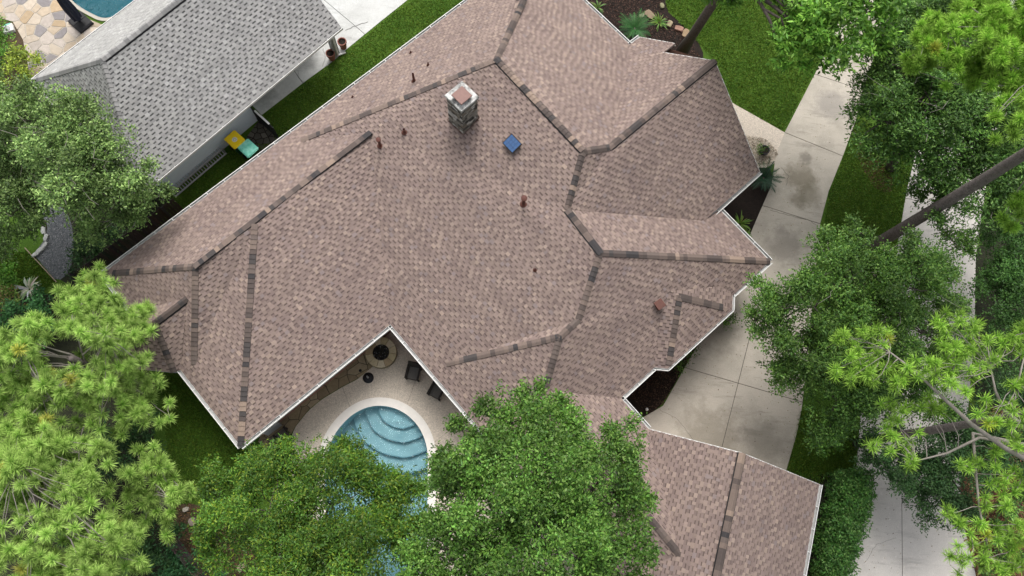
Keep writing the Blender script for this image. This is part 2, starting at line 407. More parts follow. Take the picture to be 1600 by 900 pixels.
# pool outline (inner water edge) in photo pixels on the ground
pool_px = [(537, 660), (553, 646), (573, 636), (597, 633), (622, 639), (643, 653), (658, 672), (667, 696), (669, 720), (668, 760), (668, 800), (664, 850), (650, 890), (620, 915), (580, 922), (545, 905), (522, 870), (512, 825), (508, 780), (508, 735), (513, 700), (523, 678)]
pool = pxp(smooth_poly(pool_px, 2), .05)
npool_px = [(106, -6), (120, 8), (140, 20), (163, 31), (190, 22), (225, -5), (240, -60), (180, -110), (100, -90), (88, -40)]
npool = pxp(smooth_poly(npool_px, 2), .0)
sheet('lawn', [(-420, -420), (420, -420), (420, 420), (-420, 420)], 0, M['grass'], holes=[pool, npool])

def bed(name, pts, m, z=.004, smooth=1):
    return sheet(name, smooth_poly(pxp(pts), smooth), z, M[m])
bed('mulch_bed', [(905, -30), (1045, -30), (1038, 14), (1064, 36), (1098, 72), (1100, 110), (1020, 120), (960, 90), (905, 20)], 'mulch')
bed('mulch_bed', [(1120, 300), (1150, 260), (1200, 255), (1212, 290), (1190, 330), (1172, 370), (1150, 385), (1110, 370)], 'mulch')
bed('mulch_bed', [(940, 560), (1050, 530), (1120, 490), (1130, 500), (1085, 545), (1060, 590), (1035, 632), (1014, 648), (1002, 652), (950, 665), (930, 610)], 'mulch')
bed('mulch_bed', [(1340, 215), (1360, 212), (1385, 245), (1400, 300), (1372, 300), (1350, 270), (1338, 240)], 'redmulch')
bed('soil_patch', [(272, 790), (300, 785), (330, 800), (400, 860), (420, 940), (330, 960), (270, 860)], 'soil')
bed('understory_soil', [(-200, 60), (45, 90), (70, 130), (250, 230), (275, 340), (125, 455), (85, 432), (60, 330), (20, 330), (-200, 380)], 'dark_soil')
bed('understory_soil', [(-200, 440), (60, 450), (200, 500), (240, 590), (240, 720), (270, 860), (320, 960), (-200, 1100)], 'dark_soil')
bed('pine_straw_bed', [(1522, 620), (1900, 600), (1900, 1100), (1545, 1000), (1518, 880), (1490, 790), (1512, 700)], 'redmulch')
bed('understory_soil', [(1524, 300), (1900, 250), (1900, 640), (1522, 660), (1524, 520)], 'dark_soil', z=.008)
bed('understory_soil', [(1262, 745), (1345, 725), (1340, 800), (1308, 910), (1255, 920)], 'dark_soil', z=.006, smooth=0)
bed('planting_bed', [(-60, 35), (18, 30), (34, 52), (42, 90), (45, 140), (-60, 170)], 'soil', z=.008)
bed('gravel_patch', [(62, 322), (95, 320), (112, 345), (116, 385), (110, 425), (89, 441), (72, 420), (52, 398), (72, 372), (75, 350), (66, 338)], 'gravel', z=.010)
bed('pebble_bed', [(1160, 205), (1205, 215), (1222, 238), (1205, 262), (1170, 262)], 'pebble', z=.010)
sheet('side_path', pxp([(1128, 150), (1148, 163), (1226, 207), (1212, 244), (1180, 225), (1130, 215)]), .012, M['pebble'])

# driveway with slabs
drv = thing('driveway', None, None); drv['kind'] = 'structure'
drive_px = [(1330, -20), (1300, 60), (1273, 116), (1226, 207), (1212, 244), (1205, 290), (1178, 352), (1150, 420), (1120, 500), (1086, 546), (1060, 592), (1036, 634), (1012, 648), (1000, 655), (990, 720), (1235, 790), (1228, 735), (1244, 680), (1252, 640), (1262, 560), (1272, 440), (1276, 400), (1281, 350), (1294, 300), (1317, 243), (1345, 165), (1348, 140), (1368, 80), (1410, -20)]
drive = pxp(drive_px)
sheet('driveway_joint_base', drive, .012, M['joint'], parent=drv, kind=None)
def halfcells(region, lines):
    cells = [region]
    for (p, q) in lines:
        p = at(*p); q = at(*q); ex, ey = q.x - p.x, q.y - p.y; L = math.hypot(ex, ey); a, b = ey / L, -ex / L; c = a * p.x + b * p.y
        new = []
        for r in cells:
            for s in (1, -1):
                k = clip(r, s * a, s * b, s * c - .013)
                if len(k) >= 3 and abs(area(k)) > .05: new.append(k)
        cells = new
    return cells
def slabs(parent, region, lines, z0, z1, m, name='concrete_slab'):
    for r in halfcells(region, lines):
        mb = MB(); mb.prism(r, z0, z1); mb.build(name, m, parent)
top_part = clip(drive, *(lambda a, b: (0, -1, -at(1240, 335).y))(0, 0))
# split in a driveway lane and the garage court
p, q = at(1200, 324), at(1281, 350); ex, ey = q.x - p.x, q.y - p.y
lane = clip(drive, -ey * 1.0, ex * -1.0, -ey * p.x - ex * p.y) if False else None
def side(region, P, Q, keep_up, gap=.013):
    P = at(*P); Q = at(*Q); ex, ey = Q.x - P.x, Q.y - P.y; L = math.hypot(ex, ey); a, b = ey / L, -ex / L; c = a * P.x + b * P.y
    s = 1 if keep_up else -1        # for a line running left to right, normal (a,b) points down the picture
    return clip(region, s * a, s * b, s * c - gap)
J = [((1272, 116), (1344, 140)), ((1225, 207), (1316, 244)), ((1200, 324), (1281, 350)), ((1158, 432), (1274, 462))]
rest = drive
for (P, Q) in J:
    up = side(rest, P, Q, True); rest = side(rest, P, Q, False)
    mb = MB(); mb.prism(up, .014, .034); mb.build('concrete_slab', M['concrete'], drv)
slabs(drv, rest, [((1065, 573), (1232, 622)), ((1178, 500), (1130, 690))], .014, .034, M['concrete'])
# the other driveway at the right
drv2 = thing('neighbour_driveway', None, None); drv2['kind'] = 'structure'
d2 = pxp([(1500, -60), (1478, 60), (1440, 200), (1416, 300), (1402, 385), (1372, 520), (1345, 640), (1338, 730), (1330, 800), (1308, 905), (1290, 1400), (1620, 1400), (1522, 890), (1498, 790), (1512, 640), (1522, 520), (1524, 400), (1545, 260), (1572, 120), (1620, -60)])
sheet('driveway_joint_base', d2, .012, M['joint'], parent=drv2, kind=None)
slabs(drv2, d2, [((1424, 312), (1530, 335)), ((1413, 1400), (1408, 700)), ((1340, 560), (1540, 590)), ((1440, 120), (1580, 150))], .014, .034, M['pale_concrete'])
# neighbour walkway
wlk = thing('neighbour_walkway', None, None); wlk['kind'] = 'structure'
wk = pxp([(660, -25), (637, 0), (597, 32), (565, 58), (542, 77), (520, 96), (472, 131), (440, 156), (409, 180), (380, 150), (430, 60), (440, -120), (700, -120)])
sheet('walkway_joint_base', wk, .008, M['joint'], parent=wlk, kind=None)
slabs(wlk, wk, [((455, 104), (480, 140)), ((530, 20), (580, 62))], .010, .026, M['walk_concrete'])

def crack(parent, pts, z, wd=.014):
    P_ = [at(u, v, z) for u, v in pts]; mb = MB(); mb.col = (.05, .045, .035); path = []
    for a, b in zip(P_[:-1], P_[1:]):
        k = max(2, int((b - a).length / .14)); d = (b - a).normalized(); n = Vector((-d.y, d.x, 0))
        path += [a.lerp(b, i / k) + n * random.uniform(-.035, .035) for i in range(k)]
    path.append(P_[-1])
    for i in range(len(path) - 1):
        a, b = path[i], path[i + 1]; n = (b - a).normalized(); n = Vector((-n.y, n.x, 0)) * wd / 2
        mb.face([a - n, b - n, b + n, a + n])
    mb.build('crack', M['joint'], parent)
crack(drv, [(1204, 328), (1232, 336), (1262, 343), (1279, 353)], .038); crack(drv, [(1220, 262), (1232, 275), (1228, 290)], .038)
crack(drv, [(1257, 396), (1268, 404), (1270, 416)], .038); crack(drv, [(1030, 640), (1060, 655), (1085, 690)], .038, .01)
crack(wlk, [(466, 110), (465, 120), (478, 132)], .03); crack(wlk, [(540, 48), (556, 40), (575, 34)], .03, .03); crack(wlk, [(505, 75), (508, 90), (504, 104)], .03)
crack(drv2, [(1400, 840), (1370, 850), (1350, 880)], .038, .008)

# ------------------------------------------------------------------ POOL AND COURTYARD
def basin(name, outline, depth, m, steps=None, wm=None, label=None, cop=.38, zt=.07, cm=None):
    pl = thing(name, None, None); pl['kind'] = 'structure'
    mb = MB(); n = len(outline)
    for i in range(n):
        a, b = outline[i], outline[(i + 1) % n]
        mb.face([(a[0], a[1], .06), (b[0], b[1], .06), (b[0], b[1], -depth), (a[0], a[1], -depth)])
    mb.build('pool_wall', m, pl)
    mb = MB(); tr = tessellate_polygon([[Vector((p[0], p[1], 0)) for p in outline]])
    mb.v = [(p[0], p[1], -depth) for p in outline]; mb.f = [tuple(t) for t in tr]; mb.c = [(1, 1, 1)] * len(mb.f); mb.m = [0] * len(mb.f)
    mb.build('pool_floor', m, pl)
    mb = MB(); mb.v = [(p[0], p[1], -.07) for p in outline]; mb.f = [tuple(t) for t in tr]; mb.c = [(1, 1, 1)] * len(mb.f); mb.m = [0] * len(mb.f)
    for i, t in enumerate(mb.f):
        a, b, c = [Vector(mb.v[k]) for k in t]
        if (b - a).cross(c - a).z < 0: mb.f[i] = (t[0], t[2], t[1])
    mb.build('pool_water', wm or M['water'], pl)
    outer = inset(outline, -cop); mb = MB()
    for i in range(n):
        j = (i + 1) % n; a, b, c, d = outline[i], outline[j], outer[j], outer[i]
        for q in ([(a[0], a[1], zt), (b[0], b[1], zt), (c[0], c[1], zt), (d[0], d[1], zt)], [(a[0], a[1], zt - .06), (b[0], b[1], zt - .06), (b[0], b[1], zt), (a[0], a[1], zt)], [(d[0], d[1], 0), (c[0], c[1], 0), (c[0], c[1], zt), (d[0], d[1], zt)]): mb.face(q)
    me = mb.build('coping', cm or M['coping'], pl)
    bm = bmesh.new(); bm.from_mesh(me.data); bmesh.ops.remove_doubles(bm, verts=bm.verts, dist=.001); bmesh.ops.recalc_face_normals(bm, faces=bm.faces); bm.to_mesh(me.data); bm.free()
    if steps:
        for k, (c, r, zz) in enumerate(steps):
            pts = clip_region(ellipse(c, r, r, 36), outline) if False else clip_region(ellipse(c, r, r, 36), [p for p in outline])
            if pts and len(pts) > 2:
                s = MB(); s.prism(pts, -depth, zz); s.build('pool_step', m, pl)
                e = MB(); inner = ellipse(c, r - .035, r - .035, 48); oo = ellipse(c, r, r, 48)
                wob_ = lambda l: [(c[0] + (p_[0] - c[0]) * (1 + .012 * math.sin(i_ * 1.9) + .012 * math.sin(i_ * .83 + 2)), c[1] + (p_[1] - c[1]) * (1 + .012 * math.sin(i_ * 1.9) + .012 * math.sin(i_ * .83 + 2))) for i_, p_ in enumerate(l)]
                oo = wob_(oo); inner = wob_(inner)
                for i in range(48):
                    j = (i + 1) % 48
                    if inside(oo[i], outline) and inside(oo[j], outline): e.face([(*oo[i], zz + .004), (*oo[j], zz + .004), (*inner[j], zz + .004), (*inner[i], zz + .004)])
                if e.f: e.build('step_tile_edge', M['tile'], pl)
    return pl
M['tile'] = mat('navy_tile', (.16, .28, .34), .3, (.26, .42, .48), 9, .8)
sc0 = at(628, 628)
swim = basin('swimming_pool', pool, 1.35, M['plaster'], [((sc0.x, sc0.y), 1.15, -.3), ((sc0.x, sc0.y), 1.75, -.5), ((sc0.x, sc0.y), 2.4, -.72), ((sc0.x, sc0.y), 3.1, -.95)])
basin('neighbour_pool', npool, 1.4, M['plaster2'], cop=.18, zt=.05, cm=M['mortar'])

# pool deck
deck = thing('pool_deck', None, None); deck['kind'] = 'structure'
deck_out = pxp([(604, 500), (640, 520), (700, 590), (780, 680), (900, 760), (900, 950), (430, 950), (440, 760), (452, 690), (462, 667), (482, 642), (502, 625), (535, 605), (560, 592), (581, 574), (590, 540)])
ring = inset(pool, -.38)
dk_pieces = []
sheet('deck_base', deck_out, .006, M['joint'], holes=[inset(pool, -.05)], parent=deck, kind=None)
def ring_slab(a0, a1):
    cpx = at(592, 760)
    # wedge of the deck between two directions, minus the pool ring
    cell = [(cpx.x, cpx.y)] + [(cpx.x + 40 * math.cos(a0 + (a1 - a0) * k / 4), cpx.y + 40 * math.sin(a0 + (a1 - a0) * k / 4)) for k in range(5)]
    cell = shrink_cell(cell, .008)
    out = clip_region(cell, deck_out)
    inn = clip_region(cell, ring)
    return out, inn
angs = [math.radians(k) for k in (-30, 12, 44, 78, 118, 160, 200, 250, 300, 330)]
for a0, a1 in zip(angs[:-1], angs[1:]):
    out, inn = ring_slab(a0, a1)
    if not out or not inn: continue
    cpx = at(592, 760); c2 = Vector((cpx.x, cpx.y))
    # radial strip between inner and outer boundaries
    K = 14; mb = MB(); row = []
    def hit(poly, ang):
        d = (math.cos(ang), math.sin(ang)); best = None
        for i in range(len(poly)):
            p, q = poly[i], poly[(i + 1) % len(poly)]; ex, ey = q[0] - p[0], q[1] - p[1]; den = d[0] * ey - d[1] * ex
            if abs(den) < 1e-9: continue
            t = ((p[0] - c2.x) * ey - (p[1] - c2.y) * ex) / den; s = ((p[0] - c2.x) * d[1] - (p[1] - c2.y) * d[0]) / den
            if t > 0 and -1e-6 <= s <= 1 + 1e-6: best = t if best is None else max(best, t)
        return best or 0
    g = .0015
    for k in range(K + 1):
        a = a0 + g + (a1 - a0 - 2 * g) * k / K; r0 = hit(ring, a); r1 = max(hit(deck_out, a), r0 + .01)
        row.append([(c2.x + r * math.cos(a), c2.y + r * math.sin(a)) for r in (r0, r1)])
    for k in range(K):
        (i0, o0), (i1, o1) = row[k], row[k + 1]
        mb.face([(*i0, .045), (*o0, .045), (*o1, .045), (*i1, .045)])
    mb.face([(*row[0][0], .0), (*row[0][1], .0), (*row[0][1], .045), (*row[0][0], .045)])
    mb.face([(*row[-1][1], .0), (*row[-1][0], .0), (*row[-1][0], .045), (*row[-1][1], .045)])
    mb.build('deck_slab', M['pebble'], deck)
fl = thing('flagstone_walk', None, None); fl['kind'] = 'structure'
walk_px = [(590, 515), (596, 545), (583, 573), (560, 591), (535, 604), (502, 624), (482, 641), (462, 666), (448, 692), (440, 740), (404, 690), (420, 650), (480, 600), (540, 545)]
sheet('walk_mortar', pxp(walk_px), .050, M['darkmortar'], parent=fl, kind=None)
tan = [((.34, .27, .17), 4), ((.28, .22, .14), 3), ((.4, .33, .22), 2), ((.2, .17, .13), 2)]
flagstones(fl, pxp(walk_px), .62, .05, .066, tan, .015)

# neighbour patio
pat = thing('flagstone_patio', None, None); pat['kind'] = 'structure'
pat_px = [(-60, -60), (72, -60), (78, -20), (97, 2), (114, 16), (136, 29), (163, 40), (190, 38), (215, 60), (150, 140), (60, 160), (48, 135), (42, 90), (36, 62), (20, 34), (-10, 26), (-60, 20)]
sheet('patio_mortar', pxp(pat_px), .008, M['mortar'], parent=pat, kind=None)
pc = [((.5, .41, .31), 5), ((.55, .47, .38), 5), ((.5, .38, .25), 3), ((.27, .25, .25), 4), ((.5, .44, .39), 4)]
flagstones(pat, pxp(pat_px), .6, .008, .024, pc, .022)
# paver patch beside the bins
pv = thing('paver_patch', None, None); pv['kind'] = 'structure'
pv_px = [(403, 190), (410, 185), (440, 225), (420, 250), (392, 232), (385, 215)]
sheet('paver_base', pxp(pv_px), .008, M['mulch'], parent=pv, kind=None)
flagstones(pv, pxp(pv_px), .36, .008, .02, [((.09, .085, .07), 3), ((.13, .12, .1), 2)], .02)

# ------------------------------------------------------------------ ROOFS
EZ = 3.0
RV = {k: at(u, v, z + EZ) for k, (u, v, z) in dict(
    A=(160, 428, 0), P=(470, 220, .697), R1=(776, 93, 3.795), U=(818, 0, 1.882), Q=(579, 207, 1.925), Ap=(398, 352, 2.097), J=(305, 416, 1.997), K=(911, 236, 3.785), K2=(953, 230, 3.209),
    vt=(984, 70, 0), e1=(910, 0, 0), G=(1117, 95, 3.067), e2=(1000, 58, 0), n1=(1055, 68, 1.329), n2=(1037, 82, 1.334), L=(886, 328, 2.958), r1=(1187, 268, .1), r2=(1100, 345, .3), M=(938, 395, 3.034),
    O=(904, 499, 2.163), E1=(697, 568, .274), C=(610, 507, 0), D=(750, 670, 0), N=(1203, 408, 0), n3=(1124, 327, 0), Jn=(875, 526, 2.215), H1=(851, 610, 1.422), m1=(1145, 460, 0), m2=(1022, 574, 0), m3=(970, 622, 0),
    B=(376, 697, 0), V3=(303, 570, .298), b1=(282, 578, 0), s1=(205, 487, 0), Pk=(1160, 708, 2.3), g3=(1120, 900, 2.3), g1=(1013, 670, 0), Vg=(1062, 866, 1.5), ge=(1280, 757, 0), a3=(732, 0, 0)).items()}
def flat(v): return Vector((v.x, v.y, 0))
RV['T'] = Vector((-.58, 27.1, 3)); RV['GE'] = Vector((4.96, -1.81, 3))
gd = flat(RV['g3'] - RV['Pk']).normalized()
RV['Rend'] = RV['Pk'] + gd * 8.2; RV['Gr'] = RV['ge'] + gd * 8.2
RV['GLe'] = RV['g1'] + gd * 9.2
def plane(pts, wts=None):
    P = np.array([tuple(p) for p in pts]); A = np.c_[P[:, :2], np.ones(len(P))]; wv = np.array(wts or [1] * len(P))
    return np.linalg.lstsq(A * wv[:, None], P[:, 2] * wv, rcond=None)[0]
def pz(pl, x, y): return pl[0] * x + pl[1] * y + pl[2]
# colours of the shingle tabs (albedo)
BR = dict(tooth=[((.285, .217, .184), 8), ((.32, .247, .205), 3), ((.248, .188, .165), 3), ((.345, .265, .215), .5), ((.255, .205, .19), 1)],
          gap=[((.25, .19, .167), 3), ((.22, .166, .148), 2)], band=[((.137, .102, .088), 3), ((.165, .124, .107), 2)], mat='shingle')
GY = dict(tooth=[((.395, .388, .368), 8), ((.425, .417, .40), 3), ((.365, .358, .342), 3), ((.46, .45, .435), .3)],
          gap=[((.375, .368, .352), 3), ((.34, .334, .322), 2)], band=[((.135, .134, .13), 3), ((.165, .163, .157), 2)], mat='grey_shingle')
def pick(l): 
    c = random.choices([k[0] for k in l], [k[1] for k in l])[0]; f = random.uniform(.93, 1.07); return tuple(x * f for x in c)
FACETS = []
PATT = [.16, .18, .21, .15, .13, .20, .18, .16, .12, .19, .17, .15]      # tooth, gap, tooth, gap ... of one shingle
def tri_z(tris, x, y):
    """height of the real (slightly warped) roof surface over points x, y; tris = list of 3 corner tuples"""
    x = np.asarray(x, float); y = np.asarray(y, float); best = np.full(x.shape, -1e9); z = np.zeros(x.shape)
    for a, b, c in tris:
        den = (b.y - c.y) * (a.x - c.x) + (c.x - b.x) * (a.y - c.y)
        if abs(den) < 1e-6: continue
        u = ((b.y - c.y) * (x - c.x) + (c.x - b.x) * (y - c.y)) / den; v = ((c.y - a.y) * (x - c.x) + (a.x - c.x) * (y - c.y)) / den; w_ = 1 - u - v
        m = np.minimum(np.minimum(u, v), w_); k = m > best; best = np.where(k, m, best); z = np.where(k, u * a.z + v * b.z + w_ * c.z, z)
    return z
def facet(house, pts, edge, pal=BR, name='roof_slope', wt=None, expo=.15, xyholes=None):
    """one roof slope: a deck with courses of laminated shingle tabs; pts in order, edge = (a, b) gives the course direction"""
    pl = plane(pts, wt); e = flat(edge[1] - edge[0]).normalized(); nrm = Vector((-pl[0], -pl[1], 1)).normalized()
    e = Vector((e.x, e.y, pl[0] * e.x + pl[1] * e.y)).normalized()
    s = nrm.cross(e)
    if s.z < 0: s = -s; e = -e
    o = Vector((pts[0].x, pts[0].y, pz(pl, pts[0].x, pts[0].y)))
    P3 = [Vector((p.x, p.y, pz(pl, p.x, p.y))) for p in pts]
    P2 = [((p - o).dot(e), (p - o).dot(s)) for p in P3]
    ed = [(edge[k] - o).dot(s) for k in (0, 1)]
    t3 = tessellate_polygon([[Vector((*p, 0)) for p in P2]])
    TR = [tuple(pts[k] for k in t) for t in t3]
    FACETS.append((house, [(p.x, p.y) for p in pts], pl, TR))
    def warp(m):
        V_ = np.array(m.v); V_[:, 2] += tri_z(TR, V_[:, 0], V_[:, 1]) - (pl[0] * V_[:, 0] + pl[1] * V_[:, 1] + pl[2]); m.v = [tuple(q) for q in V_.tolist()]
    d = MB(); up = []
    for t in t3:
        a, b, c = [P3[k] - nrm * .012 for k in t]
        if (b - a).cross(c - a).z < 0: b, c = c, b
        d.face([a, b, c]); d.face([a - nrm * .05, c - nrm * .05, b - nrm * .05])
    for i in range(len(P3)):
        a, b = P3[i] - nrm * .012, P3[(i + 1) % len(P3)] - nrm * .012
        d.face([a, b, b - nrm * .05, a - nrm * .05])
    warp(d); dk_ = d.build(name, M['deck'], house)
    mb = MB(); smin = min(p[1] for p in P2); smax = max(p[1] for p in P2)
    base = min(ed); base = base if abs(base) < 99 else smin
    k0 = int(math.floor((smin - base) / expo)) - 1; k1 = int(math.ceil((smax - base) / expo)) + 1
    def W(q, h): return o + e * q[0] + s * q[1] + nrm * h
    def emit(poly, s0, s1, h0, h1, col):
        f = lambda q: h0 + (h1 - h0) * (q[1] - s0) / (s1 - s0)
        mb.face([W(q, f(q)) for q in poly], col)
    run = 0
    for k in range(k0, k1):
        s0 = base + k * expo; s1 = s0 + expo
        row = clip(clip(P2, 0, -1, -s0), 0, 1, s1)
        if len(row) < 3: continue
        x0 = min(p[0] for p in row); x1 = max(p[0] for p in row); run += random.choice([.17, .17, .17, .31, -.1, .48]) + random.uniform(-.03, .03); off = run % 1.94
        x = math.floor((x0 - off) / 2.0) * 2.0 + off; q_ = 0; tooth = True; tint_end = -1e9; tint = 1
        while x < x1:
            wd = PATT[q_ % 12]; q_ += 1
            if x > tint_end: tint = random.uniform(.92, 1.07); tint_end = x + .97
            nx = x + wd
            if nx < x0: x = nx; tooth = not tooth; continue
            c = clip(clip(row, -1, 0, -x), 1, 0, nx)
            if len(c) >= 3 and abs(area(c)) > 2e-4:
                if area(c) < 0: c = c[::-1]
                h0 = .019 if tooth else .009
                if tooth:
                    col = tuple(g_ * tint for g_ in pick(pal['tooth'])); emit(c, s0, s1, h0, .003, col)
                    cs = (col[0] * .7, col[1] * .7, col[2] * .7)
                    lo = [q for q in c if abs(q[1] - s0) < 1e-5]
                    if len(lo) >= 2:
                        a = min(lo, key=lambda q: q[0]); b = max(lo, key=lambda q: q[0])
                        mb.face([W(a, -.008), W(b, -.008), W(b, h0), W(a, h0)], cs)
                    for sd_, fl_ in ((x, 0), (nx, 1)):
                        ll = [q for q in c if abs(q[0] - sd_) < 1e-5]
                        if len(ll) >= 2:
                            a = min(ll, key=lambda q: q[1]); b = max(ll, key=lambda q: q[1])
                            fa = h0 + (.003 - h0) * (a[1] - s0) / expo; fb = h0 + (.003 - h0) * (b[1] - s0) / expo
                            q4 = [W(a, fa), W(b, fb), W(b, -.004), W(a, -.004)]
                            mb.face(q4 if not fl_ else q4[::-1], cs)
                else:
                    sm = s0 + expo * .62
                    lo_ = clip(c, 0, 1, sm); hi_ = clip(c, 0, -1, -sm)
                    col = tuple(g_ * tint for g_ in pick(pal['gap']))
                    f = lambda q: h0 + (-.006 - h0) * (q[1] - s0) / expo
                    if len(lo_) >= 3: mb.face([W(q, f(q)) for q in lo_], col)
                    if len(hi_) >= 3: mb.face([W(q, f(q)) for q in hi_], pick(pal['band']))
                    lo = [q for q in c if abs(q[1] - s0) < 1e-5]
                    if len(lo) >= 2:
                        a = min(lo, key=lambda q: q[0]); b = max(lo, key=lambda q: q[0])
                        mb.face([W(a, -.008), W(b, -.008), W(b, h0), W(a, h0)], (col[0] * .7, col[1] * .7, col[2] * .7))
            x = nx; tooth = not tooth
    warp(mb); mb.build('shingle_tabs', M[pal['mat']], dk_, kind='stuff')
    return pl
CAPCOL = [(.075, .066, .064), (.115, .09, .08), (.15, .118, .104), (.2, .152, .128), (.3, .225, .178), (.1, .08, .073), (.058, .053, .054), (.17, .13, .112)]
GCAP = [(.33, .32, .31), (.4, .39, .38), (.27, .265, .26), (.36, .35, .34)]
_last = [0]
def capci(n):
    if random.random() > .3 or _last[0] >= n: _last[0] = random.choices(range(n), ([2.5, 4, 4, 3, 1.3, 4, 1.2, 3][:n]))[0]
    return _last[0]
capmeshes = {}
cap_jobs = []
def zroof(house, x, y):
    best = None
    for h, poly, pl, TR in FACETS:
        if h is house and inside((x, y), poly):
            z = float(tri_z(TR, x, y)); best = z if best is None else max(best, z)
    return best
def ridge(house, a, b, vent=False, wd=.138, expo=.2, cols=None, hide=0, zl=None):
    """row of ridge caps from the lower end a to the upper end b"""
    a = Vector(a); b = Vector(b)
    if a.z > b.z + .01: a, b = b, a
    d = b - a; L = d.length; d.normalize(); n = Vector((-d.y, d.x, 0)).normalized(); mid = (a + b) / 2
    drop = []
    for sg in (1, -1):
        ds = []
        for f in (.3, .5, .7):
            q = a.lerp(b, f); z = zroof(house, q.x + n.x * sg * .25, q.y + n.y * sg * .25)
            if z is not None: ds.append((q.z - z) / .25)
        drop.append(min(max(sorted(ds)[len(ds) // 2], -.3), 1.1) if ds else .4)
    lift = .05 if vent else .018
    if vent:
        mb = MB(); w2 = wd + .03
        for sg, dr in ((1, drop[0]), (-1, drop[1])):
            p0 = a + Vector((0, 0, lift - .012)); p1 = b + Vector((0, 0, lift - .012)); off = n * sg * w2 - Vector((0, 0, dr * w2)); dn = Vector((0, 0, -.045))
            q = [p0, p1, p1 + off, p0 + off]
            mb.face(q if sg < 0 else q[::-1]); mb.face([p0 + off, p1 + off, p1 + off + dn, p0 + off + dn])
            mb.face([p0, p0 + off, p0 + off + dn, p0 + dn]); mb.face([p1, p1 + off, p1 + off + dn, p1 + dn])
        mb.build('ridge_vent', M['black'], house)
    k = max(1, int(round(L / expo))); step = L / k
    for i in range(k):
        cap_jobs.append((house, a + d * (step * i), d, n, drop, step, wd, lift, capci(8 if cols is None else len(cols)), cols or CAPCOL, hide))
def cap_geom(d, n, drop, step, wd, col):
    mb = MB(); mb.col = col; ln = step * 1.3; xs = [-1, -.55, -.12, .12, .55, 1]
    def pt(x, t, up):
        dr = drop[0] if x > 0 else drop[1]; ax = abs(x); zz = -dr * wd * max(ax - .06, 0)
        return n * (x * wd) + Vector((0, 0, zz)) + d * (t * ln) + Vector((0, 0, up))
    for j in range(5):
        a, b = xs[j], xs[j + 1]
        mb.face([pt(a, 0, .036), pt(a, 1, .004), pt(b, 1, .004), pt(b, 0, .036)])
        mb.face([pt(b, 0, .036), pt(b, 0, -.004), pt(a, 0, -.004), pt(a, 0, .036)], tuple(c * .5 for c in col))
    for x in (-1, 1): mb.face([pt(x, 0, .03), pt(x, 1, .004), pt(x, 1, -.014), pt(x, 0, .006)], tuple(c * .6 for c in col))
    return mb
def flush_caps(house, limit=300):
    jobs = [j for j in cap_jobs if j[0] is house]; jobs.sort(key=lambda j: j[10])
    for q, (h, p, d, n, drop, step, wd, lift, ci, cols, hide) in enumerate(jobs):
        if q < limit and not hide:
            key = (tuple(round(x, 3) for x in d), round(step, 3), tuple(round(x, 2) for x in drop), ci, id(cols))
            p = p + Vector((0, 0, lift))
            if key not in capmeshes:
                o = cap_geom(d, n, drop, step, wd, cols[ci]).build('ridge_cap', M['attr'], h, local=True); capmeshes[key] = o.data
            else:
                o = bpy.data.objects.new('ridge_cap', capmeshes[key]); COL.objects.link(o); o.parent = h
            o.location = p - h.location
        else:
            rest_.setdefault(id(h), [h, MB()])[1]; r = rest_[id(h)][1]; g = cap_geom(d, n, drop, step, wd, cols[ci])
            p = p + Vector((0, 0, lift)); b0 = len(r.v); r.v += [tuple(Vector(v) + p) for v in g.v]; r.f += [tuple(b0 + i for i in f) for f in g.f]; r.c += g.c; r.m += g.m
rest_ = {}
def gutter(house, a, b, z=EZ, wdt=.13, mt='white', name='gutter', out=None):
    a = Vector((a[0], a[1], 0)); b = Vector((b[0], b[1], 0)); d = (b - a).normalized(); n = Vector((d.y, -d.x, 0)) * (out or 1)
    mb = MB(); z0, z1 = z - .13, z - .005
    A = lambda p, off, zz: p + n * off + Vector((0, 0, zz))
    a = a - d * .02; b = b + d * .02
    prof = [(.0, z1), (.0, z0), (wdt, z0), (wdt, z1), (wdt + .0, z1 + .012), (wdt - .03, z1 + .012), (wdt - .03, z1), (wdt - .02, z0 + .05), (.02, z0 + .05), (.02, z1)]
    for i in range(len(prof)):
        (o1, h1), (o2, h2) = prof[i], prof[(i + 1) % len(prof)]
        mb.mi = 1 if i in (6, 7, 8) else 0
        mb.face([A(a, o1, h1), A(b, o1, h1), A(b, o2, h2), A(a, o2, h2)])
    L = (b - a).length; k = int(L / .9); mb.mi = 0
    for i in range(1, k): mb.bar(A(a + d * i * L / k, 0, z1 + .004), A(a + d * i * L / k, wdt, z1 + .004), .03, .01)
    return mb.build(name, [M[mt], M['gutter_in']], house)
def rake(house, a, b, mt='white'):
    a = Vector(a); b = Vector(b); d = (b - a).normalized(); n = flat(b - a).normalized(); n = Vector((n.y, -n.x, 0))
    mb = MB(); mb.bar(a + n * .0 - Vector((0, 0, .085)), b - Vector((0, 0, .085)), .035, .15); return mb.build('rake_board', M[mt], house)

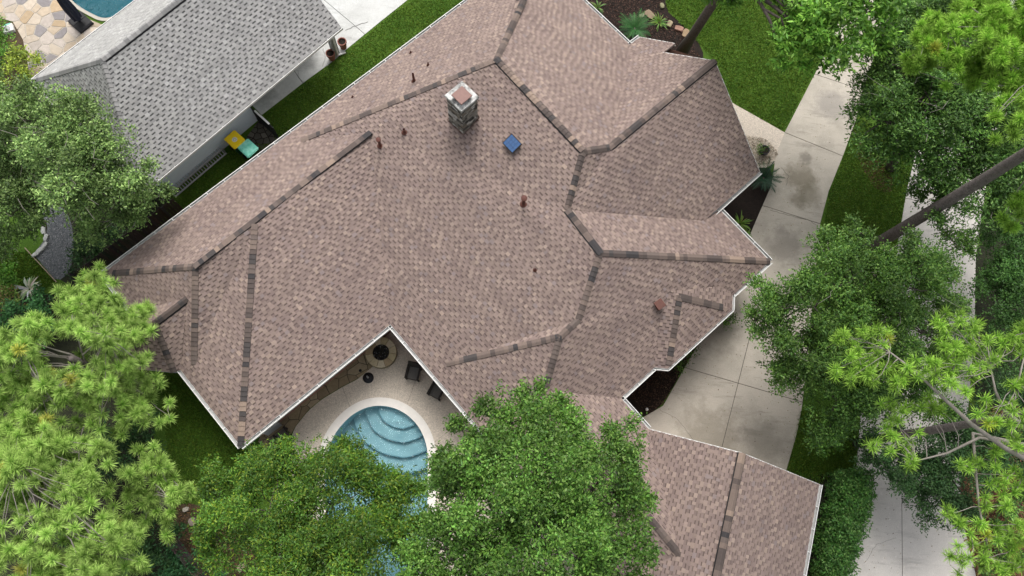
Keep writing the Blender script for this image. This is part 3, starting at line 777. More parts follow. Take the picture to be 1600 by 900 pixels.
house = thing('brick_house', 'large brown shingled house with a stone chimney, wrapped round the pool courtyard', 'house', (0, 0, 0))
V = RV
edges = {}
facet(house, [V['A'], V['T'], V['R1'], V['P']], (V['A'], V['T']), wt=[3, 3, 2, 1])
facet(house, [V['A'], V['P'], V['Q'], V['J']], (V['A'], V['T']), wt=[3, 1, 1, 1])
facet(house, [V['T'], V['vt'], V['K2'], V['K'], V['R1']], (V['T'], V['vt']))
facet(house, [V['vt'], V['e2'], V['n1'], V['n2'], V['G'], V['K2']], (V['vt'], V['e2']))
facet(house, [V['K'], V['K2'], V['G'], V['r1'], V['r2'], V['L']], (V['r1'], V['r2']))
facet(house, [V['P'], V['Q'], V['C'], V['D'], V['E1'], V['O'], V['M'], V['L'], V['K'], V['R1']], (V['C'], V['D']), wt=[1, 1, 2, 2, 1, 1, 1, 1, 1, 1])
facet(house, [V['E1'], V['D'], V['GE'], V['Vg'], V['H1'], V['Jn']], (V['D'], V['GE']))
facet(house, [V['O'], V['E1'], V['Jn']], (V['O'], V['Jn']))
facet(house, [V['L'], V['r2'], V['n3'], V['N'], V['M']], (V['n3'], V['N']))
facet(house, [V['M'], V['N'], V['m3'], V['H1'], V['Jn'], V['O']], (V['N'], V['m3']))
facet(house, [V['Q'], V['Ap'], V['B'], V['C']], (V['B'], V['C']))
facet(house, [V['Ap'], V['J'], V['V3']], (V['Ap'], V['J']))
facet(house, [V['Ap'], V['V3'], V['b1'], V['B']], (V['b1'], V['B']))
facet(house, [V['J'], V['A'], V['s1'], V['b1'], V['V3']], (V['A'], V['s1']))
facet(house, [V['Pk'], V['g1'], V['Vg'], V['GE'], V['GLe'], V['Rend']], (V['g1'], V['GLe']))
facet(house, [V['Pk'], V['Rend'], V['Gr'], V['ge']], (V['ge'], V['Gr']))
facet(house, [V['m3'], V['g1'], V['Vg'], V['H1']], (V['m3'], V['g1']))
# left bay (half hidden by the pines)
pl1 = plane([V['J'], V['A'], V['s1'], V['b1'], V['V3']])
def on_plane(u, v, pl, up=0):
    z = 3.0
    for _ in range(30):
        p = at(u, v, z); z = z + .6 * (pz(pl, p.x, p.y) + up - z)
    return at(u, v, z)
bR = on_plane(292, 466, pl1); bP = at(241, 505, bR.z)
c1, c2b, c3 = at(172, 513, EZ), at(186, 573, EZ), at(272, 582, EZ)
facet(house, [bR, V['b1'], c3, bP], (bR, bP)); facet(house, [bP, c3, c2b], (c3, c2b)); facet(house, [bP, c2b, c1], (c2b, c1)); facet(house, [bR, bP, c1, V['s1']], (bR, bP))
# right bay
pl2 = plane([V['M'], V['N'], V['m3'], V['H1'], V['Jn'], V['O']])
xa = on_plane(1062, 464, pl2, .16); t1 = on_plane(1047, 455, pl2, .03); t2 = on_plane(1127, 447, pl2, .03); l2 = on_plane(1030, 507, pl2, .03)
k1, k2 = at(1144, 484, EZ), at(1044, 576, EZ)
facet(house, [xa, k2, k1], (k2, k1)); facet(house, [xa, k1, V['m1'], t2, t1], (k1, V['m1'])); facet(house, [xa, t1, l2, V['m2'], k2], (V['m2'], k2))
# ridge and hip caps: (low, high, vented)
for a, b, vent, hide in [('P', 'R1', 0, 0), ('R1', 'K', 1, 0), ('K', 'K2', 0, 0), ('K2', 'G', 1, 0), ('L', 'K', 0, 0), ('L', 'M', 1, 0), ('N', 'M', 0, 0), ('O', 'M', 0, 0), ('Jn', 'O', 0, 0), ('E1', 'Jn', 0, 0),
                         ('Q', 'J', 1, 0), ('A', 'J', 0, 0), ('V3', 'J', 0, 0), ('B', 'Ap', 0, 0)]:
    ridge(house, V[a], V[b], bool(vent), hide=hide)
ridge(house, V['U'], V['R1']); ridge(house, V['T'], V['U'], hide=1)
ridge(house, V['Jn'].lerp(V['H1'], .0), V['Jn'].lerp(V['H1'], .75)); ridge(house, V['Jn'].lerp(V['H1'], .75), V['H1'], hide=1)
tg = at(1130, 860, V['Pk'].z); ridge(house, V['Pk'], V['g3'], True); ridge(house, V['g3'], V['Rend'], True, hide=1)
vv = V['Vg'].lerp(V['H1'], .35); ridge(house, V['Vg'], vv); ridge(house, vv, V['H1'], hide=1)
ridge(house, bR, bP, True); ridge(house, c3, bP); ridge(house, c2b, bP, hide=1)
ridge(house, on_plane(1134, 476, pl2, .04) if False else xa.lerp(k1, .82), xa); ridge(house, xa.lerp(k2, .95), xa)
flush_caps(house)
rest_[id(house)][1].build('hidden_ridge_caps', M['attr'], house, kind='stuff')
# gutters on the eaves, boards on the gable rakes
for a, b in [('A', 'T'), ('A', 's1'), ('b1', 'B'), ('B', 'C'), ('C', 'D'), ('D', 'GE'), ('m3', 'g1'), ('m2', 'm3'), ('n3', 'N'), ('N', 'm1'), ('r1', 'r2'), ('T', 'vt'), ('vt', 'e2'), ('ge', 'Gr')]:
    pa, pb = V[a], V[b]; mid = (pa + pb) / 2; d = flat(pb - pa).normalized(); n = Vector((d.y, -d.x, 0))
    zin = zroof(house, mid.x + n.x * .3, mid.y + n.y * .3)
    gutter(house, pa, pb, z=min(pa.z, pb.z), out=-1 if zin is not None else 1, wdt=.15)
for a, b in [(V['m1'], k1), (k1, k2), (k2, V['m2'])]: 
    d = flat(b - a).normalized(); n = Vector((d.y, -d.x, 0)); mid = (a + b) / 2
    gutter(house, a, b, out=-1 if zroof(house, mid.x + n.x * .2, mid.y + n.y * .2) is not None else 1, wdt=.1)
for a, b in [('Pk', 'g1'), ('ge', 'Pk'), ('G', 'n2'), ('n1', 'e2'), ('r1', 'G')]: rake(house, V[a], V[b])
# walls and soffit
eave = [V[k] for k in ('A', 's1')] + [c1, c2b, c3] + [V[k] for k in ('b1', 'B', 'C', 'D', 'GE', 'GLe', 'Rend', 'Gr', 'ge', 'Pk', 'g1', 'm3', 'm2')] + [k2, k1] + [V[k] for k in ('m1', 'N', 'n3')] + [V['r2'], V['r1'], V['G'], V['n2'], V['e2'], V['vt'], V['T']]
eave = [(p.x, p.y) for p in eave]
def walls(parent, poly, z1, m, d=.55, z0=-.1, name='wall'):
    pin = inset(poly, d)
    for i in range(len(pin)):
        a, b = pin[i], pin[(i + 1) % len(pin)]
        mb = MB(); A = Vector((*a, (z0 + z1) / 2)); B_ = Vector((*b, (z0 + z1) / 2))
        if (A - B_).length < .05: continue
        mb.bar(A, B_, .15, z1 - z0); mb.build(name, m, parent)
walls(house, eave, EZ - .16, M['brick'])
def gable(pts, off):
    n = (pts[1] - pts[0]).cross(pts[2] - pts[0]); n.z = 0; n.normalize(); mb = MB(); n *= off
    mb.face([p + n for p in pts]); mb.build('gable_wall', M['brick'], house)
gable([V['g1'] - Vector((0, 0, .2)), V['ge'] - Vector((0, 0, .2)), V['Pk'] - Vector((0, 0, .12))], .3 if False else .02)
gable([V['r1'] - Vector((0, 0, .2)), V['e2'] - Vector((0, 0, .2)), V['G'] - Vector((0, 0, .12))], .0)
mbs = MB(); fl_ = [Vector((p[0], p[1], 0)) for p in eave]; mbs.v = [(p.x, p.y, EZ - .15) for p in fl_]
for t in tessellate_polygon([fl_]): mbs.f.append(tuple(t)); mbs.c.append((1, 1, 1)); mbs.m.append(0)
mbs.build('soffit', M['white'], house)

# chimney
def roof_pt(u, v, h=house):
    z = 5.0
    for _ in range(40):
        p = at(u, v, z); q = zroof(h, p.x, p.y)
        if q is None: break
        z += .6 * (q - z)
    return at(u, v, z)
ch = thing('chimney', None, None); ch.parent = house
CH_TOP = 7.9
tc_ = [at(u, v, CH_TOP) for u, v in ((722, 126), (749, 151.5), (720.5, 174), (694.5, 148.5))]
cc = sum(tc_, Vector()) / 4; ux = ((tc_[1] - tc_[0]) + (tc_[2] - tc_[3])).normalized(); hx = ((tc_[1] - tc_[0]).length + (tc_[2] - tc_[3]).length) / 4; uy = Vector((-ux.y, ux.x, 0)); hy = ((tc_[2] - tc_[1]).length + (tc_[3] - tc_[0]).length) / 4
crz = math.atan2(ux.y, ux.x)
mb = MB(); mb.prism([tuple((cc + ux * a * hx + uy * b * hy)[:2]) for a, b in ((-1, -1), (1, -1), (1, 1), (-1, 1))], CH_TOP - .12, CH_TOP, .02); mb.build('chimney_crown', M['crown'], ch)
mb = MB(); mb.col = (.12, .11, .1); bx_, by_ = hx - .09, hy - .09
mb.box((cc.x, cc.y, (CH_TOP - .12 + 3.5) / 2), (2 * bx_, 2 * by_, CH_TOP - .12 - 3.5), crz); mb.build('mortar_core', M['darkmortar'], ch)
mb = MB(); z = 4.4
while z < CH_TOP - .14:
    hh = random.uniform(.035, .085); zt = min(z + hh, CH_TOP - .13)
    for (ax, bx2, oth, lo) in ((ux, uy, by_, bx_), (uy, ux, bx_, by_)):
        for sg in (-1, 1):
            x = -lo - .02
            while x < lo + .02:
                wl = random.uniform(.1, .34); xe = min(x + wl, lo + .03); pr = random.uniform(.015, .07)
                mb.col = pick([((.18, .165, .145), 3), ((.27, .25, .22), 3), ((.55, .53, .5), 2.5), ((.07, .065, .06), 3), ((.22, .18, .14), 1)])
                c_ = cc + ax * ((x + xe) / 2) + bx2 * sg * (oth + pr / 2)
                mb.box((c_.x, c_.y, (z + zt) / 2), (xe - x - .008, pr, zt - z - .006), math.atan2(ax.y, ax.x)); x = xe
    z = zt
mb.build('ledge_stones', M['stone'], ch, kind='stuff')
mb = MB(); mb.box((cc.x, cc.y, CH_TOP + .06), (.42, .42, .12), crz); mb.build('flue_collar', M['iron'], ch)
mb = MB(); fc = at(721.5, 148.5, CH_TOP + .2); mb.prism([tuple((fc + ux * a * .3 + uy * b * .3)[:2]) for a, b in ((-1, -1), (1, -1), (1, 1), (-1, 1))], CH_TOP + .16, CH_TOP + .2, .02)
for a, b in ((-1, -1), (1, -1), (1, 1), (-1, 1)):
    q = fc + ux * a * .2 + uy * b * .2; mb.box((q.x, q.y, CH_TOP + .1), (.02, .02, .14))
mb.build('flue_cap', M['cap_metal'], ch)
# flashing skirt where the chimney meets the slope
plS = FACETS[5][2]; mb = MB()
cr4 = [cc + ux * a * (bx_ + .09) + uy * b * (by_ + .09) for a, b in ((-1, -1), (1, -1), (1, 1), (-1, 1))]; c4 = [cc + ux * a * (bx_ + .2) + uy * b * (by_ + .2) for a, b in ((-1, -1), (1, -1), (1, 1), (-1, 1))]
for i in range(4):
    j = (i + 1) % 4; g = lambda p, h: Vector((p.x, p.y, pz(plS, p.x, p.y) + h))
    mb.face([g(cr4[i], .16), g(cr4[j], .16), g(cr4[j], .03), g(cr4[i], .03)]); mb.face([g(cr4[i], .03), g(cr4[j], .03), g(c4[j], .022), g(c4[i], .022)]); mb.face([g(c4[i], .022), g(c4[j], .022), g(c4[j], .0), g(c4[i], .0)])
mb.build('chimney_flashing', M['copper'], ch)
# vent pipes (rust painted)
def vent(u, v, r, h, cone=True, capw=0):
    p = roof_pt(u, v); mb = MB(); mb.lathe(p, [(r * 2.3, .0), (r * 2.1, .02), (r * 1.25, .05), (r, .1), (r, h)] + ([(capw, h), (capw, h + .07), (capw * .2, h + .1), (0, h + .1)] if capw else [(r * .8, h), (r * .8, h - .1), (0, h - .1)]), 14)
    mb.build('vent_pipe', M['copper'], house, smooth=False)
for a in [(647, 127, .055, .62), (669, 102, .035, .2), (642, 83, .035, .16), (551, 152, .03, .12), (594, 228, .06, .55, 1, .11), (632, 207, .06, .3), (818, 319, .07, .6, 1, .13), (836, 422, .04, .16), (808, -2, .05, .4)]: vent(*a)
p = roof_pt(1029, 478); mb = MB(); mb.box(p + Vector((0, 0, .12)), (.3, .3, .24), math.radians(40)); mb.box(p + Vector((0, 0, .27)), (.38, .38, .05), math.radians(40)); mb.build('square_roof_vent', M['copper'], house)
# solar attic fan
sp = roof_pt(802, 226); nS = Vector((-plS[0], -plS[1], 1)).normalized(); eS = flat(V['D'] - V['C']).normalized(); sS = nS.cross(eS)
Rm3 = Matrix((eS, sS, nS)).transposed()
sf = thing('solar_attic_fan', None, None); sf.parent = house
mb = MB(); mb.box(sp + nS * .09, (.5, .5, .16), M=Rm3); mb.build('fan_housing', M['black'], sf)
q = sp + nS * .2; mb = MB(); mb.box(q, (.64, .56, .05), M=Rm3); mb.build('panel_frame', M['black'], sf)
mb = MB(); mb.box(q + nS * .026, (.59, .51, .004), M=Rm3); mb.build('panel_backing', M['iron'], sf)
for i in range(4):
    for j in range(3): mb = MB(); mb.box(q + nS * .032 + eS * ((i - 1.5) * .146) + sS * ((j - 1) * .168), (.138, .16, .008), M=Rm3); mb.build('solar_cell', M['solar'], sf)

# ------------------------------------------------------------------ NEIGHBOUR'S GREY ROOFED HOUSE
nb = thing('grey_roofed_house', 'low house with grey shingled roof beside the bins, cut by the top left edge', 'house')
e0, e1_ = at(533, 42, EZ), at(245, 281, EZ); nu = flat(e0 - e1_).normalized(); nn = Vector((-nu.y, nu.x, 0))
NW_ = 7.95; ec = e1_ - nu * 2.6     # west corner of the south eave
w0 = at(50, 125, EZ); ec = e1_ + nu * ((w0 - e1_).dot(nu))
nrt = e0; far = e0 + nn * NW_; wc = ec + nn * NW_
hz = at(158, 92, 6.2); rd = ec + nu * ((hz - ec).dot(nu)) + nn * (NW_ / 2); rd.z = 6.2; re = e0 + nn * (NW_ / 2); re.z = 6.2
facet(nb, [ec, e0, re, rd], (ec, e0), pal=GY, expo=.16); facet(nb, [rd, re, far, wc], (far, wc), pal=GY, expo=.16); facet(nb, [ec, rd, wc], (wc, ec), pal=GY, expo=.16)
ridge(nb, rd, re, True, cols=GCAP); ridge(nb, ec, rd, cols=GCAP); ridge(nb, wc, rd, cols=GCAP); flush_caps(nb)
gutter(nb, ec, e0, z=EZ, out=1, wdt=.1); gutter(nb, far, wc, z=EZ, out=1, wdt=.08); gutter(nb, wc, ec, out=1); rake(nb, e0, re); rake(nb, re, far)
def nbp(a, b): return tuple((ec + nu * a + nn * b)[:2])
aw = (at(401, 187) - ec).dot(nu); Lr = (e0 - ec).dot(nu)
setb = -((at(401, 187) - ec).dot(nn)) * -1
wp = [nbp(.6, setb), nbp(aw, setb), nbp(aw, setb + 1.6), nbp(Lr - .4, setb + 1.6), nbp(Lr - .4, NW_ - .6), nbp(.6, NW_ - .6)]
for i in range(6):
    a, b = wp[i], wp[(i + 1) % 6]; mb = MB(); mb.bar((*a, 1.4), (*b, 1.4), .15, 2.9); mb.build('wall', M['siding'], nb)
mb = MB(); v_ = [nbp(0.02, .02), nbp(Lr - .02, .02), nbp(Lr - .02, NW_ - .02), nbp(.02, NW_ - .02)]; mb.face([(*p, EZ - .15) for p in v_]); mb.build('soffit', M['white'], nb)
for k in range(9):           # siding laps on the visible wall
    mb = MB(); A_ = Vector((*nbp(.6, setb - .085), .2 + k * .28)); B_ = Vector((*nbp(aw, setb - .085), .2 + k * .28)); mb.bar(A_, B_, .006, .012); mb.build('siding_lap', M['siding'], nb)
cp = at(525, 84); cpt = Vector((cp.x, cp.y, 1.45))
mb = MB(); mb.box(cpt, (.3, .3, 2.9), math.atan2(nu.y, nu.x)); mb.build('porch_column', M['grey_paint'], nb)
dp = at(529, 88); mb = MB(); mb.tube([(dp.x, dp.y, 2.8), (dp.x, dp.y, .15), tuple(at(540, 82, .08))], .05, 8); mb.build('downspout', M['white'], nb)

# ------------------------------------------------------------------ VEGETATION
def np_mesh(name, V_, Fn, C_, m, parent=None, **kw):
    """V_ (n,3), every face uses Fn consecutive vertices, C_ (n,3)"""
    n = len(V_); me = bpy.data.meshes.new(name); me.vertices.add(n); me.vertices.foreach_set('co', V_.astype(np.float32).ravel())
    me.loops.add(n); me.loops.foreach_set('vertex_index', np.arange(n, dtype=np.int32)); nf = n // Fn
    me.polygons.add(nf); me.polygons.foreach_set('loop_start', np.arange(0, n, Fn, dtype=np.int32)); me.polygons.foreach_set('loop_total', np.full(nf, Fn, np.int32))
    ca = me.color_attributes.new('Col', 'FLOAT_COLOR', 'POINT'); arr = np.ones((n, 4), np.float32); arr[:, :3] = C_; ca.data.foreach_set('color', arr.ravel())
    me.update(); me.validate()
    return link(name, me, m, parent, **kw)
def unit(a): return a / np.maximum(np.linalg.norm(a, axis=-1, keepdims=True), 1e-9)
def rnd_dirs(n, zmin=-.35):
    d = unit(RNG.normal(size=(n * 3, 3))); d = d[d[:, 2] > zmin]
    while len(d) < n: d = np.concatenate([d, d])
    return d[:n]
def leaf_quads(c, axis, nrm, L, W):
    side_ = unit(np.cross(nrm, axis)); L = L[:, None]; W = W[:, None]; up = unit(np.cross(axis, side_))
    v = np.stack([c, c + axis * L * .45 + side_ * W * .5, c + axis * L, c + axis * L * .45 - side_ * W * .5], 1)
    return v.reshape(-1, 3)
def foliage(centers, outward, tint, k, twig, L, W, pal, flat_=.55):
    """sprays of k leaves on a twig at each center"""
    n = len(centers); t = RNG.random((n, k)); ax = unit(outward + RNG.normal(size=(n, 3)) * .45)
    pos = centers[:, None, :] + ax[:, None, :] * (t[..., None] - .3) * twig + RNG.normal(size=(n, k, 3)) * twig * .16
    la = unit(ax[:, None, :] * .6 + RNG.normal(size=(n, k, 3)) * .75); nr = unit(np.array([0, 0, 1.]) * flat_ + RNG.normal(size=(n, k, 3)) * .42)
    la = unit(la - nr * (la * nr).sum(-1, keepdims=True))
    N = n * k; Ls = L * RNG.uniform(.5, 1.35, N); Ws = W * RNG.uniform(.7, 1.2, N)
    v = leaf_quads(pos.reshape(-1, 3), la.reshape(-1, 3), nr.reshape(-1, 3), Ls, Ws)
    pal_ = np.array(pal) * np.array([1.45, 1.48, 1.25]); ci = RNG.integers(0, len(pal_), N); col = pal_[ci] * RNG.uniform(.72, 1.28, (N, 1)) * np.repeat(tint, k)[:, None]
    return v, np.repeat(col, 4, axis=0)
def limb_pts(a, b, n=5, wob=.06):
    a = Vector(a); b = Vector(b); L = (b - a).length; out = []
    for i in range(n + 1):
        t = i / n; p = a.lerp(b, t) + Vector((0, 0, L * .08 * math.sin(math.pi * t)))
        if 0 < i < n: p += Vector((random.uniform(-1, 1), random.uniform(-1, 1), random.uniform(-1, 1))) * L * wob
        out.append(p)
    return out
def broadleaf(label, base, lobes, pal, cat='tree', name='leafy_tree', group=None, dens=26, k=11, L=.15, W=.07, twig=.42, tr=.2, bark='bark', clumps=11, twigs=0, fork=.55, trunk_path=None):
    dens *= 3.6 * (1.5 if cat == 'tree' and L < .2 else 1); L, W = (L * .84, W * .84) if cat == 'tree' and L < .2 else (L, W); base = at(*base)
    root = thing(name, label, cat, base, 0, group)
    Cs, Os, Ts, ends = [], [], [], []
    for (u, v, z, rp) in lobes:
        c = np.array(at(u, v, z)); r = rp * mpp(u, v, z); nc = max(4, int(clumps * (r / 2) ** 1.3))
        cd_ = rnd_dirs(nc, -.25); cc_ = c + cd_ * r * RNG.uniform(.4, .9, (nc, 1)) * np.array([1, 1, .9]); cr_ = r * RNG.uniform(.17, .36, nc)
        ns = max(20, int(dens * r * r)); ids = RNG.integers(0, nc, ns); d = rnd_dirs(ns, -.5)
        p = cc_[ids] + d * (cr_[ids] * RNG.uniform(.45, 1.08, ns))[:, None] * np.array([1, 1, .75])
        inner = RNG.random(ns) < .22; p[inner] = (c + rnd_dirs(ns, -.9) * r * (RNG.random((ns, 1)) ** .4) * np.array([.9, .9, .55]) - np.array([0, 0, .15 * r]))[inner]
        o = unit((p - c) * .6 + d * r * .4 + np.array([0, 0, .35 * r])); ti = RNG.uniform(.6, 1.4, nc)[ids]
        Cs.append(p); Os.append(o); Ts.append(ti); ends.append((Vector(c), r, [Vector(q) for q in cc_]))
    C_ = np.concatenate(Cs); O_ = np.concatenate(Os); T_ = np.concatenate(Ts)
    v, col = foliage(C_, O_, T_, k, twig, L, W, pal)
    np_mesh('crown', v, 4, col, M['leaf'], root)
    mb = MB()
    top = ends[0][0]; mid = base.lerp(top, fork) if trunk_path is None else trunk_path[-1]
    if trunk_path is None: pth = [base, base.lerp(mid, .35) + Vector((random.uniform(-.1, .1), random.uniform(-.1, .1), 0)), base.lerp(mid, .7), mid]
    else: pth = [base] + trunk_path
    mb.tube([pth[0] + Vector((0, 0, -.1))] + pth[1:], [tr * (1.35 if i == 0 else 1 - .35 * i / len(pth)) for i in range(len(pth))], 10)
    mb.build('trunk', M[bark], root, smooth=True)
    mb = MB(); tw = MB()
    for (c, r, q) in ends:
        lp = limb_pts(mid, c, 5); rr = tr * .5
        mb.tube(lp, [rr * .8 * (1 - .7 * i / 5) for i in range(6)], 6)
        for e in random.sample(q, min(len(q), 9)):
            l2 = limb_pts(c, e, 3, .1); mb.tube(l2, [rr * .32, rr * .26, rr * .18, rr * .08], 5, cap=False)
        for _ in range(int(twigs * r)):
            e = random.choice(q); o = e + Vector((random.gauss(0, 1), random.gauss(0, 1), random.gauss(.4, .5))) * r * .32
            tw.tube(limb_pts(e, o, 3, .12), [.012, .01, .008, .005], 4, cap=False)
    mb.build('limbs', M[bark], root, smooth=True)
    if tw.f: tw.build('bare_twigs', M['twig'], root, kind='stuff')
    return root
G1 = [(.06, .125, .02), (.08, .15, .026), (.045, .1, .016), (.11, .18, .045), (.03, .075, .014)]          # mid green
G2 = [(.11, .18, .055), (.15, .22, .075), (.085, .145, .045), (.19, .27, .10), (.05, .09, .03)]            # pale yellowish
G3 = [(.045, .108, .015), (.06, .13, .018), (.075, .15, .02), (.035, .085, .014), (.12, .165, .018)]   # olive
G4 = [(.06, .15, .02), (.08, .19, .025), (.05, .125, .016), (.12, .23, .035)]            # fresh bright
G5 = [(.025, .065, .022), (.035, .08, .025), (.02, .05, .018), (.05, .1, .035)]         # dark
G6 = [(.05, .115, .022), (.07, .145, .028), (.04, .09, .02), (.1, .18, .04), (.03, .07, .018)]         # oak
broadleaf('pale green spreading tree with grey twigs beside the grey shingled roof', (120, 300, 0), [(150, 245, 7, 75), (60, 190, 7.2, 80), (95, 255, 7.6, 70), (10, 230, 6, 80), (200, 290, 6, 48), (235, 300, 5, 30), (180, 225, 6.6, 40), (130, 300, 6, 55), (170, 345, 4.6, 38), (30, 310, 5.5, 55), (15, 150, 6, 55), (100, 165, 6.5, 45), (215, 315, 4.6, 34), (140, 370, 4, 26), (-60, 260, 6, 90), (20, 335, 5.2, 45), (50, 320, 5.4, 36), (-10, 375, 4, 40), (45, 360, 3.4, 18)], G2, dens=34, twigs=16, L=.15, W=.08, tr=.17)
broadleaf('olive fine-leaved tree hiding the lower end of the swimming pool', (480, 960, 0), [(520, 790, 6.5, 100), (420, 800, 6, 95), (560, 870, 7, 110), (350, 850, 5.5, 55), (470, 720, 5.5, 52), (545, 715, 5.4, 50), (400, 745, 5, 50), (600, 780, 5.6, 55), (340, 780, 4.8, 40), (450, 880, 6.5, 100), (330, 740, 4, 18), (640, 830, 6, 60), (640, 760, 5, 35), (520, 1000, 6, 120)], G3, dens=46, L=.15, W=.06, k=12, tr=.17, name='leafy_tree')
broadleaf('large bright green broad tree overhanging the courtyard and roof edge, largest of the leafy trees', (800, 850, 0), [(840, 740, 9.5, 118), (740, 800, 9, 100), (930, 760, 9, 85), (850, 850, 9.5, 120), (700, 860, 8.4, 80), (800, 650, 8.6, 55), (880, 665, 8.6, 50), (960, 840, 8.8, 70), (975, 700, 8, 42), (740, 720, 8, 62), (690, 740, 7.2, 34), (650, 880, 8, 45), (985, 780, 8, 38), (950, 900, 8, 60), (830, 620, 8, 28), (720, 670, 7, 22), (800, 960, 9, 110), (985, 660, 8, 12)], G1 + [(.085, .19, .035)], dens=42, k=12, L=.15, W=.075, tr=.25)
tb = at(1063, 84, 0); tt = at(1114, 6, 5.5); tt2 = at(1135, -40, 8)
broadleaf('fresh green tree with large glossy leaves, leaning over the top of the driveway', (1063, 84, 0), [(1300, 35, 9, 78), (1250, 50, 8.6, 46), (1235, 85, 8.2, 30), (1350, 20, 9, 55), (1290, 90, 8, 30), (1230, 15, 8.6, 30), (1375, 60, 8, 28), (1320, -60, 9, 90), (1115, -8, 8, 14), (1145, 4, 7, 10), (1200, -70, 9, 80), (1230, 60, 8.4, 24)], G4 + [(.16, .3, .05)], dens=22, k=9, L=.27, W=.1, twig=.36, tr=.26, trunk_path=[tb.lerp(tt, .4), tt, tt2])
broadleaf('dark oak over the straw bed at the upper right, between both driveways', (1392, 262, 0), [(1450, 150, 7.5, 90), (1400, 110, 7.3, 60), (1380, 190, 6.5, 55), (1420, 240, 6, 60), (1480, 220, 7, 70), (1530, 290, 6.6, 70), (1395, 60, 7, 45), (1500, 120, 7.5, 70), (1365, 70, 7, 28), (1560, 200, 7, 80), (1350, 130, 6.2, 18), (1450, 300, 5, 34), (1440, 60, 7, 50), (1560, 330, 6, 40), (1480, 40, 7.4, 55), (1540, 50, 7.6, 55), (1590, 120, 7.6, 60), (1510, 180, 7, 55), (1490, 320, 6, 38), (1430, 10, 7, 40), (1590, 270, 6.4, 40)], G6 + [(.07, .14, .04)], dens=36, k=11, L=.18, W=.075, twigs=8, tr=.2)
broadleaf('mid green oak standing over the lawn strip in the middle of the right side', (1300, 470, 0), [(1330, 420, 7, 68), (1260, 470, 6.8, 60), (1220, 500, 6, 55), (1200, 470, 5.6, 36), (1400, 450, 7, 75), (1350, 520, 6.5, 80), (1270, 560, 5.5, 60), (1225, 570, 4.8, 38), (1440, 520, 6, 60), (1340, 365, 6, 26), (1460, 410, 6, 46), (1180, 500, 5, 24), (1410, 400, 6.6, 40), (1300, 400, 6.6, 30), (1470, 440, 5.6, 38), (1496, 385, 5.6, 30), (1488, 490, 5.4, 34), (1455, 570, 5, 44), (1500, 560, 5, 34)], G1 + [(.07, .14, .04)], dens=42, k=11, L=.15, W=.07, twigs=4, tr=.2)
broadleaf('shaded low tree behind the sparse pine branches, at the foot of the middle oak', (1318, 640, 0), [(1300, 620, 4, 62), (1350, 640, 4.2, 55), (1390, 600, 4.4, 60), (1290, 680, 3, 36), (1340, 560, 4.6, 60), (1440, 620, 4, 50)], G6, dens=42, k=11, L=.15, W=.07, tr=.12)
broadleaf('dark glossy evergreen tree spreading over the pale right driveway', (1530, 730, 0), [(1440, 730, 3.6, 52), (1490, 740, 3.8, 60), (1380, 705, 3, 34), (1470, 790, 3.4, 40), (1530, 700, 4, 60), (1425, 770, 3, 26), (1350, 695, 2.6, 18), (1510, 800, 3.2, 34), (1450, 815, 2.8, 14), (1580, 640, 4, 70), (1400, 735, 3, 26), (1355, 720, 2.6, 20), (1500, 690, 4, 50), (1560, 700, 4, 50), (1420, 700, 3.4, 40)], G5, dens=40, k=12, L=.13, W=.065, tr=.12, name='evergreen_tree')
broadleaf('dark bushy evergreen at the right border, beside the pale driveway, below the thick pine trunk', (1570, 450, 0), [(1575, 400, 3.6, 52), (1570, 460, 3.6, 55), (1610, 430, 4, 70), (1560, 520, 3.2, 40), (1600, 540, 3, 60), (1540, 360, 3, 26), (1590, 340, 4, 44), (1560, 300, 3.4, 26), (1610, 480, 4, 60)], [(.04, .1, .022), (.06, .13, .03), (.03, .075, .02)], dens=24, k=12, L=.13, W=.07, tr=.1, name='evergreen_tree')
def shrub(label, base, lobes, pal, **kw):
    kw.setdefault('dens', 34); kw.setdefault('tr', .04); kw.setdefault('name', 'shrub'); kw.setdefault('k', 10)
    return broadleaf(label, base, lobes, pal, cat='shrub', fork=.4, **kw)
shrub('small yellow-green bush at the edge of the flagstone patio', (38, 108, 0), [(35, 100, .9, 26), (52, 88, .7, 16), (20, 118, .9, 24)], [(.17, .22, .03), (.22, .26, .04), (.12, .17, .03)])
shrub('dark green bush at the left border, above the yellow-green bush', (-4, 75, 0), [(-2, 70, 1, 20), (4, 90, 1, 16), (-10, 50, 1, 24)], G4)
shrub('glossy dark shrub under the white-flowered plant at the left border', (50, 492, 0), [(55, 478, 1.4, 30), (30, 500, 1.4, 34), (72, 500, 1.2, 22), (10, 530, 1.4, 30), (40, 540, 1.3, 28)], [(.03, .1, .03), (.045, .13, .04), (.025, .08, .03)])
shrub('pale yellow and reddish small shrub at the far left border', (8, 460, 0), [(8, 462, 1.2, 20), (22, 470, 1.1, 14)], [(.1, .16, .03), (.16, .12, .05), (.08, .14, .03)])
shrub('low bright shrub touching the lawn at the left border', (2, 425, 0), [(2, 428, 1, 24), (12, 440, 1, 14), (-6, 395, 1, 20)], G4)
shrub('dark green shrub filling the gap between the two larger left pines', (185, 690, 0), [(170, 670, 1.8, 36), (195, 705, 1.6, 34), (225, 700, 1.3, 24), (160, 730, 1.6, 30), (215, 660, 1.5, 28)], G5 + [(.04, .1, .04)])
shrub('dark laurel shrub in the bottom left corner of the fence', (225, 850, 0), [(215, 840, 1.6, 38), (250, 870, 1.4, 34), (120, 830, 1.8, 40), (270, 840, 1.1, 20), (180, 880, 1.6, 40)], G5 + [(.05, .12, .06)])
